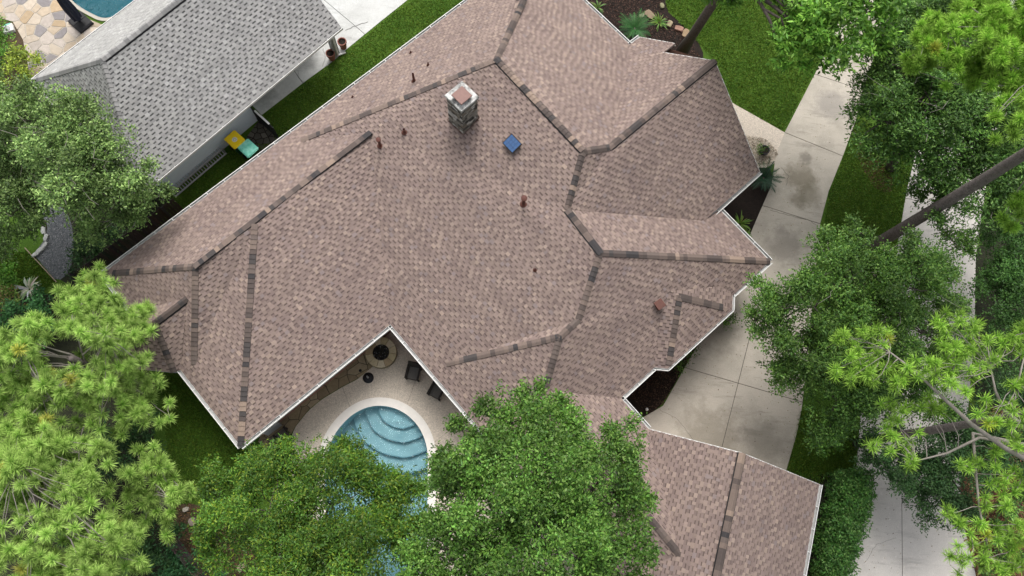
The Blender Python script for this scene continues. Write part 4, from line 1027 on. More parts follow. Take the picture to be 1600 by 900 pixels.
shrub('bluish green shrub against the leaning fence at the bottom left', (300, 888, 0), [(285, 885, 1.2, 28), (312, 862, .9, 14), (262, 900, 1.3, 34), (330, 905, 1, 20)], [(.04, .12, .05), (.06, .16, .07), (.03, .09, .04)])
shrub('dense dark shrub between the gravel patch and the dark wooden fence', (140, 400, 0), [(130, 400, 1.2, 24), (150, 380, 1.3, 26), (125, 425, 1, 14), (180, 365, 1.2, 24)], G5)
shrub('small green shrub under the bay gutter, in the dark mulch by the driveway', (1060, 566, 0), [(1062, 568, .6, 11), (1072, 556, .6, 10), (1082, 546, .5, 8)], G1, L=.1, W=.05)
shrub('tiny green shrub close to the bay corner gutter beside the driveway', (1140, 502, 0), [(1130, 503, .5, 8), (1143, 495, .5, 8)], G1, L=.1, W=.05)
shrub('round green plant growing in the dark pot on the pebbles', (1192, 235, .3), [(1191, 234, .5, 7)], G1, L=.08, W=.04, dens=60)
shrub('young dark shrub in the right hand mulch at the bottom right corner', (1590, 800, 0), [(1590, 800, 1, 34), (1570, 700, 1, 30), (1575, 860, 1, 34), (1548, 835, .9, 22), (1545, 885, 1, 20), (1600, 750, 1, 30)], G6)
shrub('low bright green shrub on the lawn edge, at the foot of the shaded low tree', (1300, 700, 0), [(1295, 690, .9, 20), (1312, 672, 1, 20), (1280, 668, 1, 18)], G4)
# hedge beside the garage
def hedge(label, pts_px, z, pal, n):
    base = at(*pts_px[0], 0); root = thing('hedge', label, 'hedge', base); poly = pxp(pts_px); P = []; xs = [p[0] for p in poly]; ys = [p[1] for p in poly]
    while len(P) < n:
        p = (random.uniform(min(xs), max(xs)), random.uniform(min(ys), max(ys)))
        if inside(p, poly):
            q = inset(poly, .3); e = 0 if inside(p, q) else 1
            P.append((p[0], p[1], (random.uniform(.3, z) if e or random.random() < .3 else random.uniform(z * .8, z + .12)) + .12 * math.sin(p[0] * 5) * math.sin(p[1] * 4)))
    C_ = np.array(P); O_ = unit(RNG.normal(size=C_.shape) * .5 + np.array([0, 0, 1.])); v, col = foliage(C_, O_, RNG.uniform(.8, 1.2, n), 10, .3, .13, .06, pal)
    np_mesh('leaves', v, 4, col, M['leaf'], root)
    mb = MB()
    for p in P[:60]: mb.tube([(p[0], p[1], 0), (p[0] + .1, p[1], p[2] * .85)], [.03, .012], 5)
    mb.build('stems', M['bark'], root); return root
hedge('clipped dark green hedge between the garage wall and the pale driveway', [(1290, 740), (1340, 736), (1336, 790), (1322, 840), (1306, 890), (1302, 930), (1252, 930), (1268, 830)], 1.9, [(.035, .1, .02), (.05, .13, .025), (.03, .08, .02), (.08, .15, .04)], 2600)

def tufts(C_, O_, n=62, L=.34, W=.016, pal=((.08, .17, .03), (.16, .27, .05)), spread=1.0, tint=None):
    m_ = len(C_); d = unit(O_[:, None, :] * .42 + RNG.normal(size=(m_, n, 3)) * .62); ln = L * RNG.uniform(.7, 1.1, (m_, n, 1))
    b = C_[:, None, :] + RNG.normal(size=(m_, n, 3)) * .02 - O_[:, None, :] * RNG.random((m_, n, 1)) * .14
    s = unit(np.cross(d, RNG.normal(size=(m_, n, 3)))) * W / 2
    mid_ = b + d * ln * .55; tip = b + d * ln - np.array([0, 0, 1.]) * ln * .03
    v = np.stack([b - s * .6, b + s * .6, mid_ + s, tip, mid_ - s], 2).reshape(-1, 3)
    ti = (RNG.uniform(.62, 1.22, m_) if tint is None else tint)[:, None, None, None] * RNG.uniform(.85, 1.15, (m_, n, 1, 1))
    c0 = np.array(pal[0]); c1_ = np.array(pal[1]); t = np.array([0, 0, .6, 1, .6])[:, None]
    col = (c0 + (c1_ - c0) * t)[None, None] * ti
    old = RNG.random(m_) < .01; col = np.broadcast_to(col, (m_, n, 5, 3)).copy(); col[old] *= np.array([1.5, 1.0, .9])
    return v, col.reshape(-1, 3)
def pine(label, base, lobes, pal, dens=13, tr=.22, trunk_to=None, L=.36, shell=.62, extra=None, name='pine_tree', brp=2, n=150, trunk_r=None):
    base = at(*base); root = thing(name, label, 'pine tree', base); Cs, Os = [], []; mb = MB(); top = trunk_to or Vector(at(*lobes[0][:3])) + Vector((0, 0, .3))
    pth = [base + Vector((0, 0, -.1))] + [base.lerp(top, t) + Vector((math.sin(t * 5) * .08, math.cos(t * 4) * .08, 0)) for t in (.25, .5, .75, 1)]
    mb.tube(pth, [tr * 1.2, tr, tr * .9, tr * .75, tr * .45], 12); mb.build('trunk', M['pine_bark'], root, smooth=True)
    br = MB()
    for (u, v, z, rp) in lobes:
        c = np.array(at(u, v, z)); r = rp * mpp(u, v, z); ns = max(5, int(dens * r * r * 1.6))
        nb_ = max(3, int(brp * r)); bd = rnd_dirs(nb_, -.1) * np.array([1, 1, .7])
        ends = c + bd * r * .8
        for e in ends:
            st = base.lerp(top, min(.96, max(.45, (e[2] - 1.2) / max(top.z, 1)))); br.tube(limb_pts(st, e, 5, .035), [.045, .038, .03, .022, .016, .01], 5, cap=False)
        ids = RNG.integers(0, nb_, ns); d = rnd_dirs(ns, -.15)
        p = np.where(RNG.random((ns, 1)) < .5, ends[ids] + d * r * RNG.uniform(.15, .42, (ns, 1)), c + d * r * RNG.uniform(shell, 1, (ns, 1)) * np.array([1, 1, .7]))
        Cs.append(p); Os.append(unit((p - c) * .3 + np.array([0, 0, .9 * r]) + RNG.normal(size=p.shape) * .2 * r))
        for q in p[::3]:
            e = ends[np.argmin(((ends - q) ** 2).sum(1))]; br.tube(limb_pts(Vector(e), Vector(q), 2, .08), [.02, .014, .008], 4, cap=False)
    if extra:
        for (pts, radii, tf) in extra:
            br.tube(pts, radii, 6)
            for q, e in tf: 
                br.tube(limb_pts(Vector(e), Vector(q), 3, .09), [.018, .013, .01, .006], 4, cap=False)
                Cs.append(np.array([tuple(q)])); Os.append(unit(np.array([[random.gauss(0, .35), random.gauss(0, .35), 1.]])))
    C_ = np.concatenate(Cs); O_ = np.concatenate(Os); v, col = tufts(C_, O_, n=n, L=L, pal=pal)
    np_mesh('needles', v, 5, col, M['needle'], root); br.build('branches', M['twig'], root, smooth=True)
    return root
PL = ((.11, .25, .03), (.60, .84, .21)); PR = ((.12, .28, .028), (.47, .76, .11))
pine('full green pine reaching over the left bay of the brown roof', (236, 600, 0), [(120, 560, 7, 100), (55, 610, 6.6, 90), (190, 560, 6, 62), (150, 480, 6, 52), (210, 600, 5.4, 45), (90, 660, 6, 80), (215, 510, 5.6, 34), (245, 640, 5, 28), (175, 640, 5.6, 55), (120, 470, 5.8, 30), (236, 485, 5.2, 13), (10, 560, 6, 60), (140, 440, 5.4, 22), (20, 660, 5.6, 60), (200, 520, 5.4, 40)], PL)
pine('densest pine in the bottom left corner, with pale yellowish tufts', (170, 790, 0), [(60, 780, 8, 100), (130, 740, 7.6, 58), (20, 860, 7.6, 90), (100, 860, 8, 90), (150, 800, 7, 50), (170, 880, 7.4, 55), (40, 700, 6.6, 60), (190, 860, 6.6, 40), (0, 760, 7, 70), (120, 940, 7, 90), (90, 720, 7, 46), (220, 885, 6, 12)], PL)
pine('smaller rounded pine, right of the densest pine and left of the tree stump', (262, 800, 0), [(235, 745, 5, 48), (262, 775, 4.8, 36), (215, 790, 4.6, 36), (230, 715, 4.8, 26), (285, 770, 4.4, 20), (250, 820, 4, 30)], PL, tr=.14)
# tall pine at the right edge with the thick dark trunk
tp = at(1343, 398, 0); tpt = at(1840, 90, 17)
pine('tall pine at the upper right with a long bare dark trunk', (1343, 398, 0), [(1530, 60, 16, 75), (1470, 85, 16, 42), (1590, 90, 16.5, 70), (1455, 50, 15.5, 26), (1580, 10, 16.5, 50), (1500, 110, 15, 40), (1592, 318, 14, 28), (1575, 348, 13.6, 14), (1625, 270, 14, 30), (1680, 200, 17, 120), (1600, 150, 15.5, 30), (1440, 95, 15, 24), (1545, 125, 15, 30), (1520, 20, 15.5, 30), (1700, 50, 17, 120)], PR, tr=.25, trunk_to=tpt, L=.27, dens=34, brp=1.2, shell=.3)
# sparse pine, lower right, with pale branches in view
def T(u, v, z): return at(u, v, z)
ex = []
def branch(pts, rad, spots, z):
    P_ = [T(u, v, zz) for u, v, zz in pts]; tf = []
    for (u, v) in spots:
        s0_ = T(u, v, z - .1); e = min([P_[i].lerp(P_[i + 1], f) for i in range(len(P_) - 1) for f in (0, .33, .66, 1)], key=lambda p: (p - s0_).length); tf.append((s0_, e))
        for _ in range(2):
            q = T(u + random.gauss(0, 8), v + random.gauss(0, 8), z + random.gauss(0, .2)); tf.append((q, s0_))
    ex.append((P_, [rad * (1 - .75 * i / (len(P_) - 1)) for i in range(len(P_))], tf))
branch([(1625, 730, 12), (1570, 700, 12.5), (1517, 662, 13), (1470, 618, 13.2), (1430, 580, 13.4), (1390, 550, 13.5)], .09, [(1310, 530), (1335, 540), (1352, 522), (1372, 512), (1388, 530), (1338, 555), (1308, 576), (1330, 590), (1385, 575), (1365, 596), (1352, 590), (1398, 600), (1420, 575), (1404, 595), (1345, 570), (1320, 520), (1365, 545)], 13.6)
branch([(1625, 730, 11.6), (1570, 690, 11.7), (1530, 684, 11.8), (1480, 708, 12), (1432, 720, 12)], .08, [(1380, 630), (1385, 670), (1400, 655), (1420, 690), (1400, 690), (1415, 640), (1455, 640), (1450, 625), (1470, 640), (1370, 690), (1425, 715)], 12.2)
branch([(1625, 700, 11), (1580, 690, 11), (1520, 677, 11.6), (1525, 740, 11.8), (1530, 792, 12), (1547, 872, 12)], .075, [(1520, 725), (1512, 730), (1560, 700), (1555, 720), (1575, 745), (1590, 700), (1540, 790), (1530, 820), (1500, 815), (1480, 805), (1560, 840), (1580, 860), (1535, 860), (1490, 870), (1505, 880), (1590, 820), (1570, 790), (1560, 885), (1590, 760), (1575, 830), (1590, 850), (1595, 885), (1560, 760), (1540, 885), (1520, 850), (1575, 885)], 12.3)
branch([(1640, 700, 12.5), (1568, 640, 13), (1555, 610, 13.2), (1548, 575, 13.5)], .075, [(1468, 500), (1480, 515), (1500, 500), (1530, 505), (1515, 520), (1470, 535), (1495, 545), (1500, 560), (1485, 580), (1455, 565), (1460, 590), (1490, 600), (1530, 570), (1530, 545), (1560, 555), (1572, 540), (1590, 530), (1545, 530), (1480, 560), (1510, 610), (1595, 555), (1520, 590), (1450, 580), (1475, 595)], 13.7)
branch([(1660, 640, 13), (1590, 600, 13.5), (1600, 560, 13.8)], .07, [(1595, 600), (1580, 630), (1600, 520), (1580, 600), (1540, 640), (1560, 660), (1545, 665), (1598, 660), (1580, 680)], 13.8)
pine('sparse pine at the lower right with pale branches and separate starry tufts', (1338, 693, 0), [(1690, 640, 14, 60), (1650, 800, 13, 60)], PR, tr=.17, trunk_to=at(1700, 625, 14.5), L=.29, extra=ex, n=75, brp=1)

# palms, sago, strap-leaved plants
def fronds(label, u, v, z, n, L, pal, name='sago_palm', cat='palm', w=.1, droop=.5, leaflets=16, lift=.6):
    b = at(u, v, z); root = thing(name, label, cat, b); mb = MB()
    for i in range(n):
        t = 2 * math.pi * i / n + random.uniform(-.15, .15); el = random.uniform(.1, lift); d = Vector((math.cos(t), math.sin(t), 0)); col = pal[i % len(pal)]; mb = MB(); mb.col = tuple(c * random.uniform(.85, 1.15) for c in col); ln = L * random.uniform(.8, 1.1); pts = []
        for k in range(leaflets + 1):
            s = k / leaflets; pts.append(b + d * ln * s * math.cos(el * (1 - s)) + Vector((0, 0, .25 + ln * (math.sin(el) * s * 1.6 - droop * s * s))))
        sd_ = d.cross(Vector((0, 0, 1)))
        for k in range(1, leaflets):
            p = pts[k]; dd = (pts[k + 1] - pts[k]).normalized(); wl = w * 2.2 * math.sin(math.pi * min(1, .15 + .85 * k / leaflets)) + .02
            for sg in (-1, 1):
                tip = p + (sd_ * sg + dd * .75).normalized() * wl + Vector((0, 0, .03)); mb.face([p, p + dd * ln / leaflets * .55, tip])
        mb.tube(pts, [.012] * len(pts), 4); mb.build('frond', M['leaf'], root)
    mb = MB(); mb.lathe(b - Vector((0, 0, b.z)), [(.16, 0), (.18, .15), (.12, .3), (0, .32)], 10); mb.build('trunk', M['bark'], root)
    return root
fronds('bright green sago palm in the top bed, beside the white gutter corner', 990, 50, 0, 26, .95, [(.045, .15, .04), (.06, .18, .05)], lift=.9)
fronds('dark sago palm by the gable corner at the edge of the driveway', 1190, 282, 0, 26, .95, [(.018, .06, .03), (.025, .08, .035)], lift=.8)
def straps(label, u, v, n, L, pal, name='strap_leaved_plant', cat='plant', w=.05, z=0):
    b = at(u, v, z); root = thing(name, label, cat, b)
    for i in range(n):
        mb = MB(); t = random.uniform(0, 6.28); d = Vector((math.cos(t), math.sin(t), 0)); el = random.uniform(.3, 1.2); ln = L * random.uniform(.6, 1.1); sd_ = d.cross(Vector((0, 0, 1))) * w / 2
        c = random.choice(pal); mb.col = tuple(x * random.uniform(.85, 1.2) for x in c); pts = [b + d * .04 + d * ln * s * math.cos(el * (1 - s * .6)) + Vector((0, 0, ln * (math.sin(el) * s - .45 * s * s))) for s in (0, .35, .7, 1)]
        ws = (.7, 1, .8, .05)
        for k in range(3): mb.face([pts[k] - sd_ * ws[k], pts[k] + sd_ * ws[k], pts[k + 1] + sd_ * ws[k + 1], pts[k + 1] - sd_ * ws[k + 1]])
        mb.build('leaf', M['leaf'], root)
    return root
straps('yellow-green grassy plant beside the sago palm in the top bed', 1030, 36, 34, .6, [(.14, .24, .03), (.1, .2, .03)])
straps('lime green lily clump by the driveway below the gable gutter', 1156, 350, 36, .62, [(.2, .32, .05), (.15, .27, .04)])
straps('small green clump close to the gutter in the top bed corner', 934, 12, 26, .5, [(.08, .18, .03), (.12, .2, .04)])
straps('white and cream leaved plant at the left border above the dark shrub', 46, 452, 40, .6, [(.62, .62, .5), (.7, .7, .62), (.3, .4, .2)], w=.09, z=.7)
straps('little lime clump behind the lily clump by the driveway', 1166, 366, 18, .32, [(.16, .28, .05)])

# rocks and stones
def rock(label, u, v, z, sx, sy, sz, col, rz=0, name='rock', group=None):
    bm = bmesh.new(); bmesh.ops.create_icosphere(bm, subdivisions=2, radius=1)
    for q in bm.verts:
        f = 1 + random.uniform(-.14, .14); q.co = Vector((max(-.75, min(.75, q.co.x)) * 1.25 * f, max(-.72, min(.72, q.co.y)) * 1.25 * f, max(-.5, min(.55, q.co.z)) * 1.6 * f))
        q.co = Vector((q.co.x * sx, q.co.y * sy, q.co.z * sz + sz * .5))
    me = bpy.data.meshes.new(name); bm.to_mesh(me); bm.free(); ca = me.color_attributes.new('Col', 'FLOAT_COLOR', 'CORNER'); ca.data.foreach_set('color', list((*col, 1)) * len(me.loops))
    o = link(name, me, M['stone'], None, label=label); o.location = at(u, v, z); o.rotation_euler = (0, 0, rz); o['category'] = 'rock'
    if group: o['group'] = group
    return o
sand = (.3, .25, .17)
for i, (u, v, s, lab) in enumerate([(1015, 24, .26, 'flat sandy border stone nearest the top sago palm'), (1002, 26, .14, 'small sandy border stone left of the flat one, above the palm'), (1046, 38, .18, 'sandy border stone right of the yellow-green grassy plant'), (1061, 46, .2, 'sandy border stone between the grassy plant and the leaning trunk'), (1071, 53, .22, 'sandy border stone touching the leaning trunk base'), (1034, 10, .14, 'narrow pale border stone where the top bed meets the lawn')]):
    rock(lab, u, v, 0, s * 1.2, s * .8, .09, tuple(c * random.uniform(.8, 1.2) for c in sand), random.uniform(0, 3), group='stones edging the top bed')
gs = ['topmost pale block edging the dark gravel patch', 'second pale block from the top, edging the gravel patch', 'middle pale block on the curve of the gravel patch', 'fourth pale block on the gravel patch curve, below the middle one', 'lowest pale block edging the gravel patch, next to the lawn']
for i, ((u, v, a), lab) in enumerate(zip([(69, 361, 1.9), (73, 372, 1.6), (71, 384, 1.2), (64, 392, .9), (57, 398, .7)], gs)):
    rock(lab, u, v, 0, .19, .1, .1, (.45, .46, .44), a, group='blocks edging the gravel patch')
rock('pale rock on the bare soil above the tree stump', 291, 796, 0, .14, .1, .08, (.55, .5, .42), .4)
rock('round pale stone in the soil at the bottom, between fence and olive tree', 378, 886, 0, .2, .16, .1, (.45, .38, .26), .8)
mb = MB(); p = at(304, 815, 0); mb.lathe(p, [(.25, -.05), (.2, .1), (.18, .3)], 14); st = thing('tree_stump', 'round cut tree stump on bare soil beside the olive tree', 'stump', p); mb.build('stump_side', M['bark'], st)
mb = MB(); mb.lathe(p, [(.18, .3), (.1, .31), (0, .31)], 14); mb.build('cut_top', mat('cut_wood', (.4, .33, .27), .9, (.25, .2, .17), 20, .8), st)
# chips and pebbles scattered: nobody could count them
def scatter(name, label, poly_px, n, smin, smax, cols, z=.01):
    poly = pxp(poly_px); xs = [p[0] for p in poly]; ys = [p[1] for p in poly]; P = []
    while len(P) < n:
        p = (random.uniform(min(xs), max(xs)), random.uniform(min(ys), max(ys)))
        if inside(p, poly): P.append(p)
    C_ = np.c_[np.array(P), RNG.uniform(z, z + .03, n)]; ax = unit(RNG.normal(size=(n, 3)) * np.array([1, 1, .3])); nr = unit(RNG.normal(size=(n, 3)) * .5 + np.array([0, 0, 1.])); s = RNG.uniform(smin, smax, n)
    v = leaf_quads(C_, ax, nr, s, s * RNG.uniform(.35, .8, n)); pc_ = np.array(cols)[RNG.integers(0, len(cols), n)] * RNG.uniform(.7, 1.3, (n, 1))
    o = np_mesh(name, v, 4, np.repeat(pc_, 4, axis=0), M['attr'], kind='stuff'); tag(o, label, name.replace('_', ' ')); return o
scatter('mulch_chips', 'loose dark bark chips in the bed beside the garage front', [(985, 620), (1045, 560), (1085, 545), (1036, 632), (1012, 648)], 2500, .03, .09, [(.06, .035, .022), (.02, .013, .01), (.1, .06, .04)])
scatter('mulch_chips', 'loose bark chips in the top bed by the sago palm', [(915, -20), (1040, -20), (1036, 20), (1070, 50), (1095, 90), (1000, 60), (920, 20)], 4000, .03, .1, [(.07, .035, .028), (.02, .013, .01), (.12, .07, .05)])
scatter('pebbles', 'round tan pebbles round the dark pot beside the walk', [(1162, 212), (1200, 218), (1216, 240), (1200, 258), (1176, 258)], 1600, .04, .1, [(.5, .42, .32), (.62, .55, .45), (.3, .24, .18)], z=.02)
scatter('dark_pebbles', 'loose dark gravel stones on the curved patch', [(66, 330), (95, 326), (112, 350), (114, 390), (108, 423), (90, 437), (74, 418), (60, 400), (75, 376), (78, 350)], 3000, .03, .07, [(.2, .21, .22), (.1, .11, .12), (.3, .3, .31)], z=.014)
scatter('fallen_leaves', 'dry leaves and pine straw on the bare soil by the stump', [(272, 788), (300, 786), (335, 810), (400, 860), (410, 930), (330, 930), (290, 850)], 2500, .04, .12, [(.25, .14, .07), (.15, .09, .05), (.08, .1, .03)])
scatter('pine_straw', 'reddish pine straw spread on the bed at the right border', [(1520, 640), (1640, 620), (1640, 960), (1550, 960), (1520, 880), (1495, 790)], 6000, .08, .2, [(.2, .09, .05), (.12, .06, .04), (.28, .15, .08)])
scatter('leaf_litter', 'tiny dry leaves and seeds lying scattered on the driveway and court', [(1300, 60), (1345, 140), (1317, 243), (1281, 350), (1262, 560), (1232, 720), (1000, 652), (1086, 546), (1205, 290), (1226, 207)], 500, .03, .07, [(.3, .22, .12), (.12, .09, .05), (.2, .2, .08)], z=.04)
scatter('leaf_litter', 'tiny dry leaves lying on the pale right driveway', [(1340, 740), (1310, 895), (1515, 895), (1500, 800), (1420, 700)], 260, .03, .07, [(.4, .34, .22), (.15, .1, .05), (.6, .55, .45)], z=.04)
def blades(poly_px, n, holes=()):
    poly = pxp(poly_px); xs = [p[0] for p in poly]; ys = [p[1] for p in poly]
    P = np.c_[RNG.uniform(min(xs), max(xs), n), RNG.uniform(min(ys), max(ys), n)]; ok = [inside(tuple(p), poly) for p in P]; P = P[ok]; n = len(P)
    C_ = np.c_[P, np.zeros(n)]; ax = unit(RNG.normal(size=(n, 3)) * np.array([1, 1, .2]) + np.array([0, 0, .9])); nr = unit(RNG.normal(size=(n, 3))); L_ = RNG.uniform(.05, .12, n)
    v = leaf_quads(C_, ax, nr, L_, L_ * .35); base = np.array([.08, .168, .018]); c = base * RNG.uniform(.6, 1.7, (n, 1)) * np.array([[1, 1, 1]]); c[:, 0] *= RNG.uniform(.8, 1.5, n)
    return v, np.repeat(c, 4, axis=0)
gv, gc = [], []
for poly, n in [([(640, 0), (728, 0), (432, 222), (410, 182), (520, 98)], 60000), ([(260, 330), (350, 240), (400, 225), (430, 225), (290, 330)], 16000), ([(245, 585), (285, 590), (375, 700), (420, 720), (330, 760), (290, 790), (262, 700)], 30000), ([(1040, -20), (1320, -20), (1272, 112), (1224, 205), (1148, 162), (1118, 100), (1096, 72), (1062, 36), (1040, 12)], 76000), ([(1296, 300), (1320, 240), (1340, 180), (1425, 240), (1415, 300), (1402, 380), (1280, 400)], 40000), ([(1230, 735), (1250, 640), (1340, 660), (1338, 735), (1280, 755)], 16000), ([(-20, 390), (50, 395), (88, 441), (60, 455), (-20, 450)], 12000)]:
    v, c = blades(poly, n); gv.append(v); gc.append(c)
o = np_mesh('grass', np.concatenate(gv), 4, np.concatenate(gc), M['leaf'], kind='stuff'); tag(o, 'short green grass blades of the lawns round the houses', 'grass')

# ------------------------------------------------------------------ OBJECTS
PI = math.pi
def ang(u0, v0, u1, v1, z=0): a = at(u0, v0, z); b = at(u1, v1, z); return math.atan2(b.y - a.y, b.x - a.x)
# fire pit
fp = at(597, 553, 0); fr = thing('fire_pit', 'round stone fire pit with black lava rock in the courtyard corner', 'fire pit', fp)
mb = MB(); mb.lathe(fp, [(.66, .04), (.66, .36), (.4, .36), (.4, .2), (0, .2)], 36); mb.build('pit_wall', M['darkmortar'], fr)
for i in range(11):
    a0, a1 = 2 * PI * i / 11 + .012, 2 * PI * (i + 1) / 11 - .012; mb = MB(); mb.col = random.choice([(.66, .57, .38), (.6, .51, .32), (.72, .64, .47), (.48, .38, .24)])
    pts = [(fp.x + r * math.cos(a), fp.y + r * math.sin(a)) for r, aa in ((.38, (a0, (a0 + a1) / 2, a1)), (.71, (a1, (a0 + a1) / 2, a0))) for a in aa]
    mb.prism(pts, .36, .42, .012); mb.build('cap_stone', M['stone'], fr)
for i in range(16):
    for k in range(3):
        a = 2 * PI * (i + .5 * (k % 2)) / 16; mb = MB(); mb.col = random.choice([(.3, .25, .16), (.24, .2, .13)]); mb.box((fp.x + .67 * math.cos(a), fp.y + .67 * math.sin(a), .1 + k * .1), (.06, .25, .09), a); mb.build('wall_stone', M['stone'], fr)
mb = MB()
for i in range(420):
    r = .37 * math.sqrt(random.random()); a = random.uniform(0, 6.28); s = random.uniform(.015, .035); mb.col = random.choice([(.02, .02, .022), (.04, .04, .042), (.015, .015, .015), (.3, .3, .3)] + [(.03, .03, .03)] * 4)
    q = Vector((fp.x + r * math.cos(a), fp.y + r * math.sin(a), .23 + random.random() * .06)); Mx = Matrix.Rotation(random.uniform(0, 6), 3, 'X') @ Matrix.Rotation(random.uniform(0, 6), 3, 'Y'); mb.box(q, (s, s * 1.2, s), M=Mx)
mb.build('lava_rock', M['lava'], fr, kind='stuff')
# umbrella base
up_ = at(575.5, 590.5, .05); ub = thing('umbrella_stand', 'round dark umbrella base without umbrella on the pool deck', 'umbrella base', up_)
mb = MB(); mb.lathe(up_, [(.25, 0), (.25, .04), (.2, .08), (.08, .12), (.045, .13)], 24); mb.build('base', M['iron'], ub, smooth=True)
mb = MB(); mb.lathe(up_, [(.035, .1), (.035, .42), (.025, .42), (.025, .3), (0, .3)], 12); mb.build('sleeve', M['grey_paint'], ub)
# wicker chairs
def chair(label, u, v, rz):
    p = at(u, v, .045); t = thing('wicker_chair', label, 'chair', p, rz, 'wicker chairs on the pool deck'); Wd = .64
    def L_(mb, name, m_=M['wicker']): return mb.build(name, m_, t, local=True)
    mb = MB(); mb.box((0, 0, .3), (Wd - .1, .6, .1)); L_(mb, 'seat')
    mb = MB(); mb.box((0, .01, .39), (Wd - .2, .55, .1)); L_(mb, 'seat_cushion', M['cushion'])
    mb = MB(); mb.box((0, -.33, .58), (Wd - .06, .08, .56), M=Matrix.Rotation(math.radians(-14), 3, 'X').inverted()); L_(mb, 'backrest')
    for sx in (-1, 1):
        mb = MB(); mb.box((sx * (Wd / 2 - .04), .0, .58), (.09, .66, .05)); mb.box((sx * (Wd / 2 - .04), .28, .3), (.07, .06, .56)); mb.box((sx * (Wd / 2 - .04), -.28, .3), (.07, .06, .56)); L_(mb, 'armrest')
        for sy in (-1, 1): mb = MB(); mb.box((sx * (Wd / 2 - .05), sy * .27, .03), (.06, .06, .12)); L_(mb, 'leg')
    return t
chair('dark wicker armchair on the pool deck, nearest the fire pit', 647, 585, ang(647, 575, 641, 600) - PI / 2)
chair('dark wicker armchair half under the eave, second from the fire pit', 683, 613, ang(688, 600, 676, 622) - PI / 2)
chair('dark wicker armchair at the left end of the flagstone walk, by the grey cabinet', 447, 684, ang(450, 690, 440, 678) - PI / 2)
cb = at(427, 668, 0); t = thing('utility_cabinet', 'light grey metal cabinet under the eave at the left end of the walk', 'cabinet', cb, ang(415, 674, 436, 658))
mb = MB(); mb.box((0, 0, .45), (.75, .35, .9)); mb.build('body', M['grey_paint'], t, local=True); mb = MB(); mb.box((0, 0, .92), (.8, .4, .04)); mb.build('lid', M['grey_paint'], t, local=True)
ps = at(503, 603, .066); t = thing('plant_stand', 'thin black metal stand in the shade of the eave on the walk', 'stand', ps)
mb = MB()
for a in (0, 2.1, 4.2): mb.tube([(.22 * math.cos(a), .22 * math.sin(a), 0), (.1 * math.cos(a), .1 * math.sin(a), .5)], .014, 6)
mb.build('legs', M['iron'], t, local=True); mb = MB(); mb.lathe((0, 0, .5), [(.13, 0), (.13, .02), (.11, .02), (0, .01)], 14); mb.build('tray', M['iron'], t, local=True)
dr = at(563, 579, .066); mb = MB(); mb.lathe(dr, [(.07, 0), (.07, .015), (0, .016)], 14); o = mb.build('drain_cover', M['iron']); tag(o, 'small dark round drain cover in the flagstones by the fire pit', 'drain cover')
# terracotta pots
def pot(label, u, v, z, r, h, m='terracotta', plant=None, group='terracotta pots by the porch column'):
    p = at(u, v, z); t = thing('plant_pot', label, 'pot', p, 0, group); mb = MB(); mb.lathe((0, 0, 0), [(r * .68, 0), (r * .72, .02), (r * .95, h * .8), (r * 1.0, h * .82), (r * 1.08, h * .84), (r * 1.08, h), (r * .88, h), (r * .85, h * .86)], 22); mb.build('pot_body', M[m], t, local=True, smooth=False)
    mb = MB(); mb.lathe((0, 0, 0), [(r * .86, h * .86), (0, h * .84)], 22); mb.build('soil', M['mulch'], t, local=True); return t
pot('terracotta pot right of the porch column, on the pale concrete', 537, 74, .026, .22, .55)
pot('terracotta pot left of the porch column, nearer the grey roof', 519, 92, .026, .22, .55)
pot('dark round planter with a green plant on the pebbles', 1192, 238, .02, .24, .3, 'iron', group=None)
# wheeled bins
def bin_(label, u, v, rz, lid, bodym='bin', emb=True):
    p = at(u, v, .0); t = thing('wheeled_bin', label, 'bin', p, rz, 'wheeled bins by the pale wall'); mb = MB()
    w0, d0, w1, d1, h = .25, .27, .32, .37, .98
    vs = [(-w0, -d0, .05), (w0, -d0, .05), (w0, d0, .05), (-w0, d0, .05), (-w1, -d1, h), (w1, -d1, h), (w1, d1, h), (-w1, d1, h)]
    mb.mesh_add(vs, [(3, 2, 1, 0), (4, 5, 6, 7), (0, 1, 5, 4), (1, 2, 6, 5), (2, 3, 7, 6), (3, 0, 4, 7)]); mb.build('bin_body', M[bodym], t, local=True)
    bm = bmesh.new(); bmesh.ops.create_cube(bm, size=1)
    for q in bm.verts:
        q.co = Vector((q.co.x * .70, q.co.y * .80, q.co.z * .09 + h + .05)); 
    bmesh.ops.bevel(bm, geom=[e for e in bm.edges], offset=.04, segments=3, affect='EDGES'); me = bpy.data.meshes.new('lid'); bm.to_mesh(me); bm.free(); l = link('lid', me, M[lid], t, smooth=False, local=True)
    if emb:
        mb = MB(); mb.lathe((.0, -.02, h + .096), [(.13, 0), (.13, .004), (0, .005)], 20); o_ = mb.build('emblem_disc', mat('pale_emblem', (.8, .78, .62), .6), t, local=True)
        for k in range(3):
            a = k * 2 * PI / 3 + .5; mb = MB(); c = Vector((.055 * math.cos(a), -.02 + .055 * math.sin(a), h + .103)); mb.box(c, (.022, .085, .003), a); c2_ = c + Vector((-math.sin(a), math.cos(a), 0)) * .055
            mb.face([c2_ + Vector((math.cos(a), math.sin(a), 0)) * .025, c2_ + Vector((-math.sin(a), math.cos(a), 0)) * .03, c2_ - Vector((math.cos(a), math.sin(a), 0)) * .025]); mb.build('emblem_arrow', M['grey_paint'], t, local=True)
    mb = MB(); mb.tube([(-.26, .43, h - .02), (.26, .43, h - .02)], .018, 8); mb.build('handle', M[bodym], t, local=True)
    for sx in (-1, 1): mb = MB(); mb.tube([(sx * .28, .3, .12), (sx * .34, .3, .12)], .12, 14); mb.build('wheel', M['black'], t, local=True)
    return t
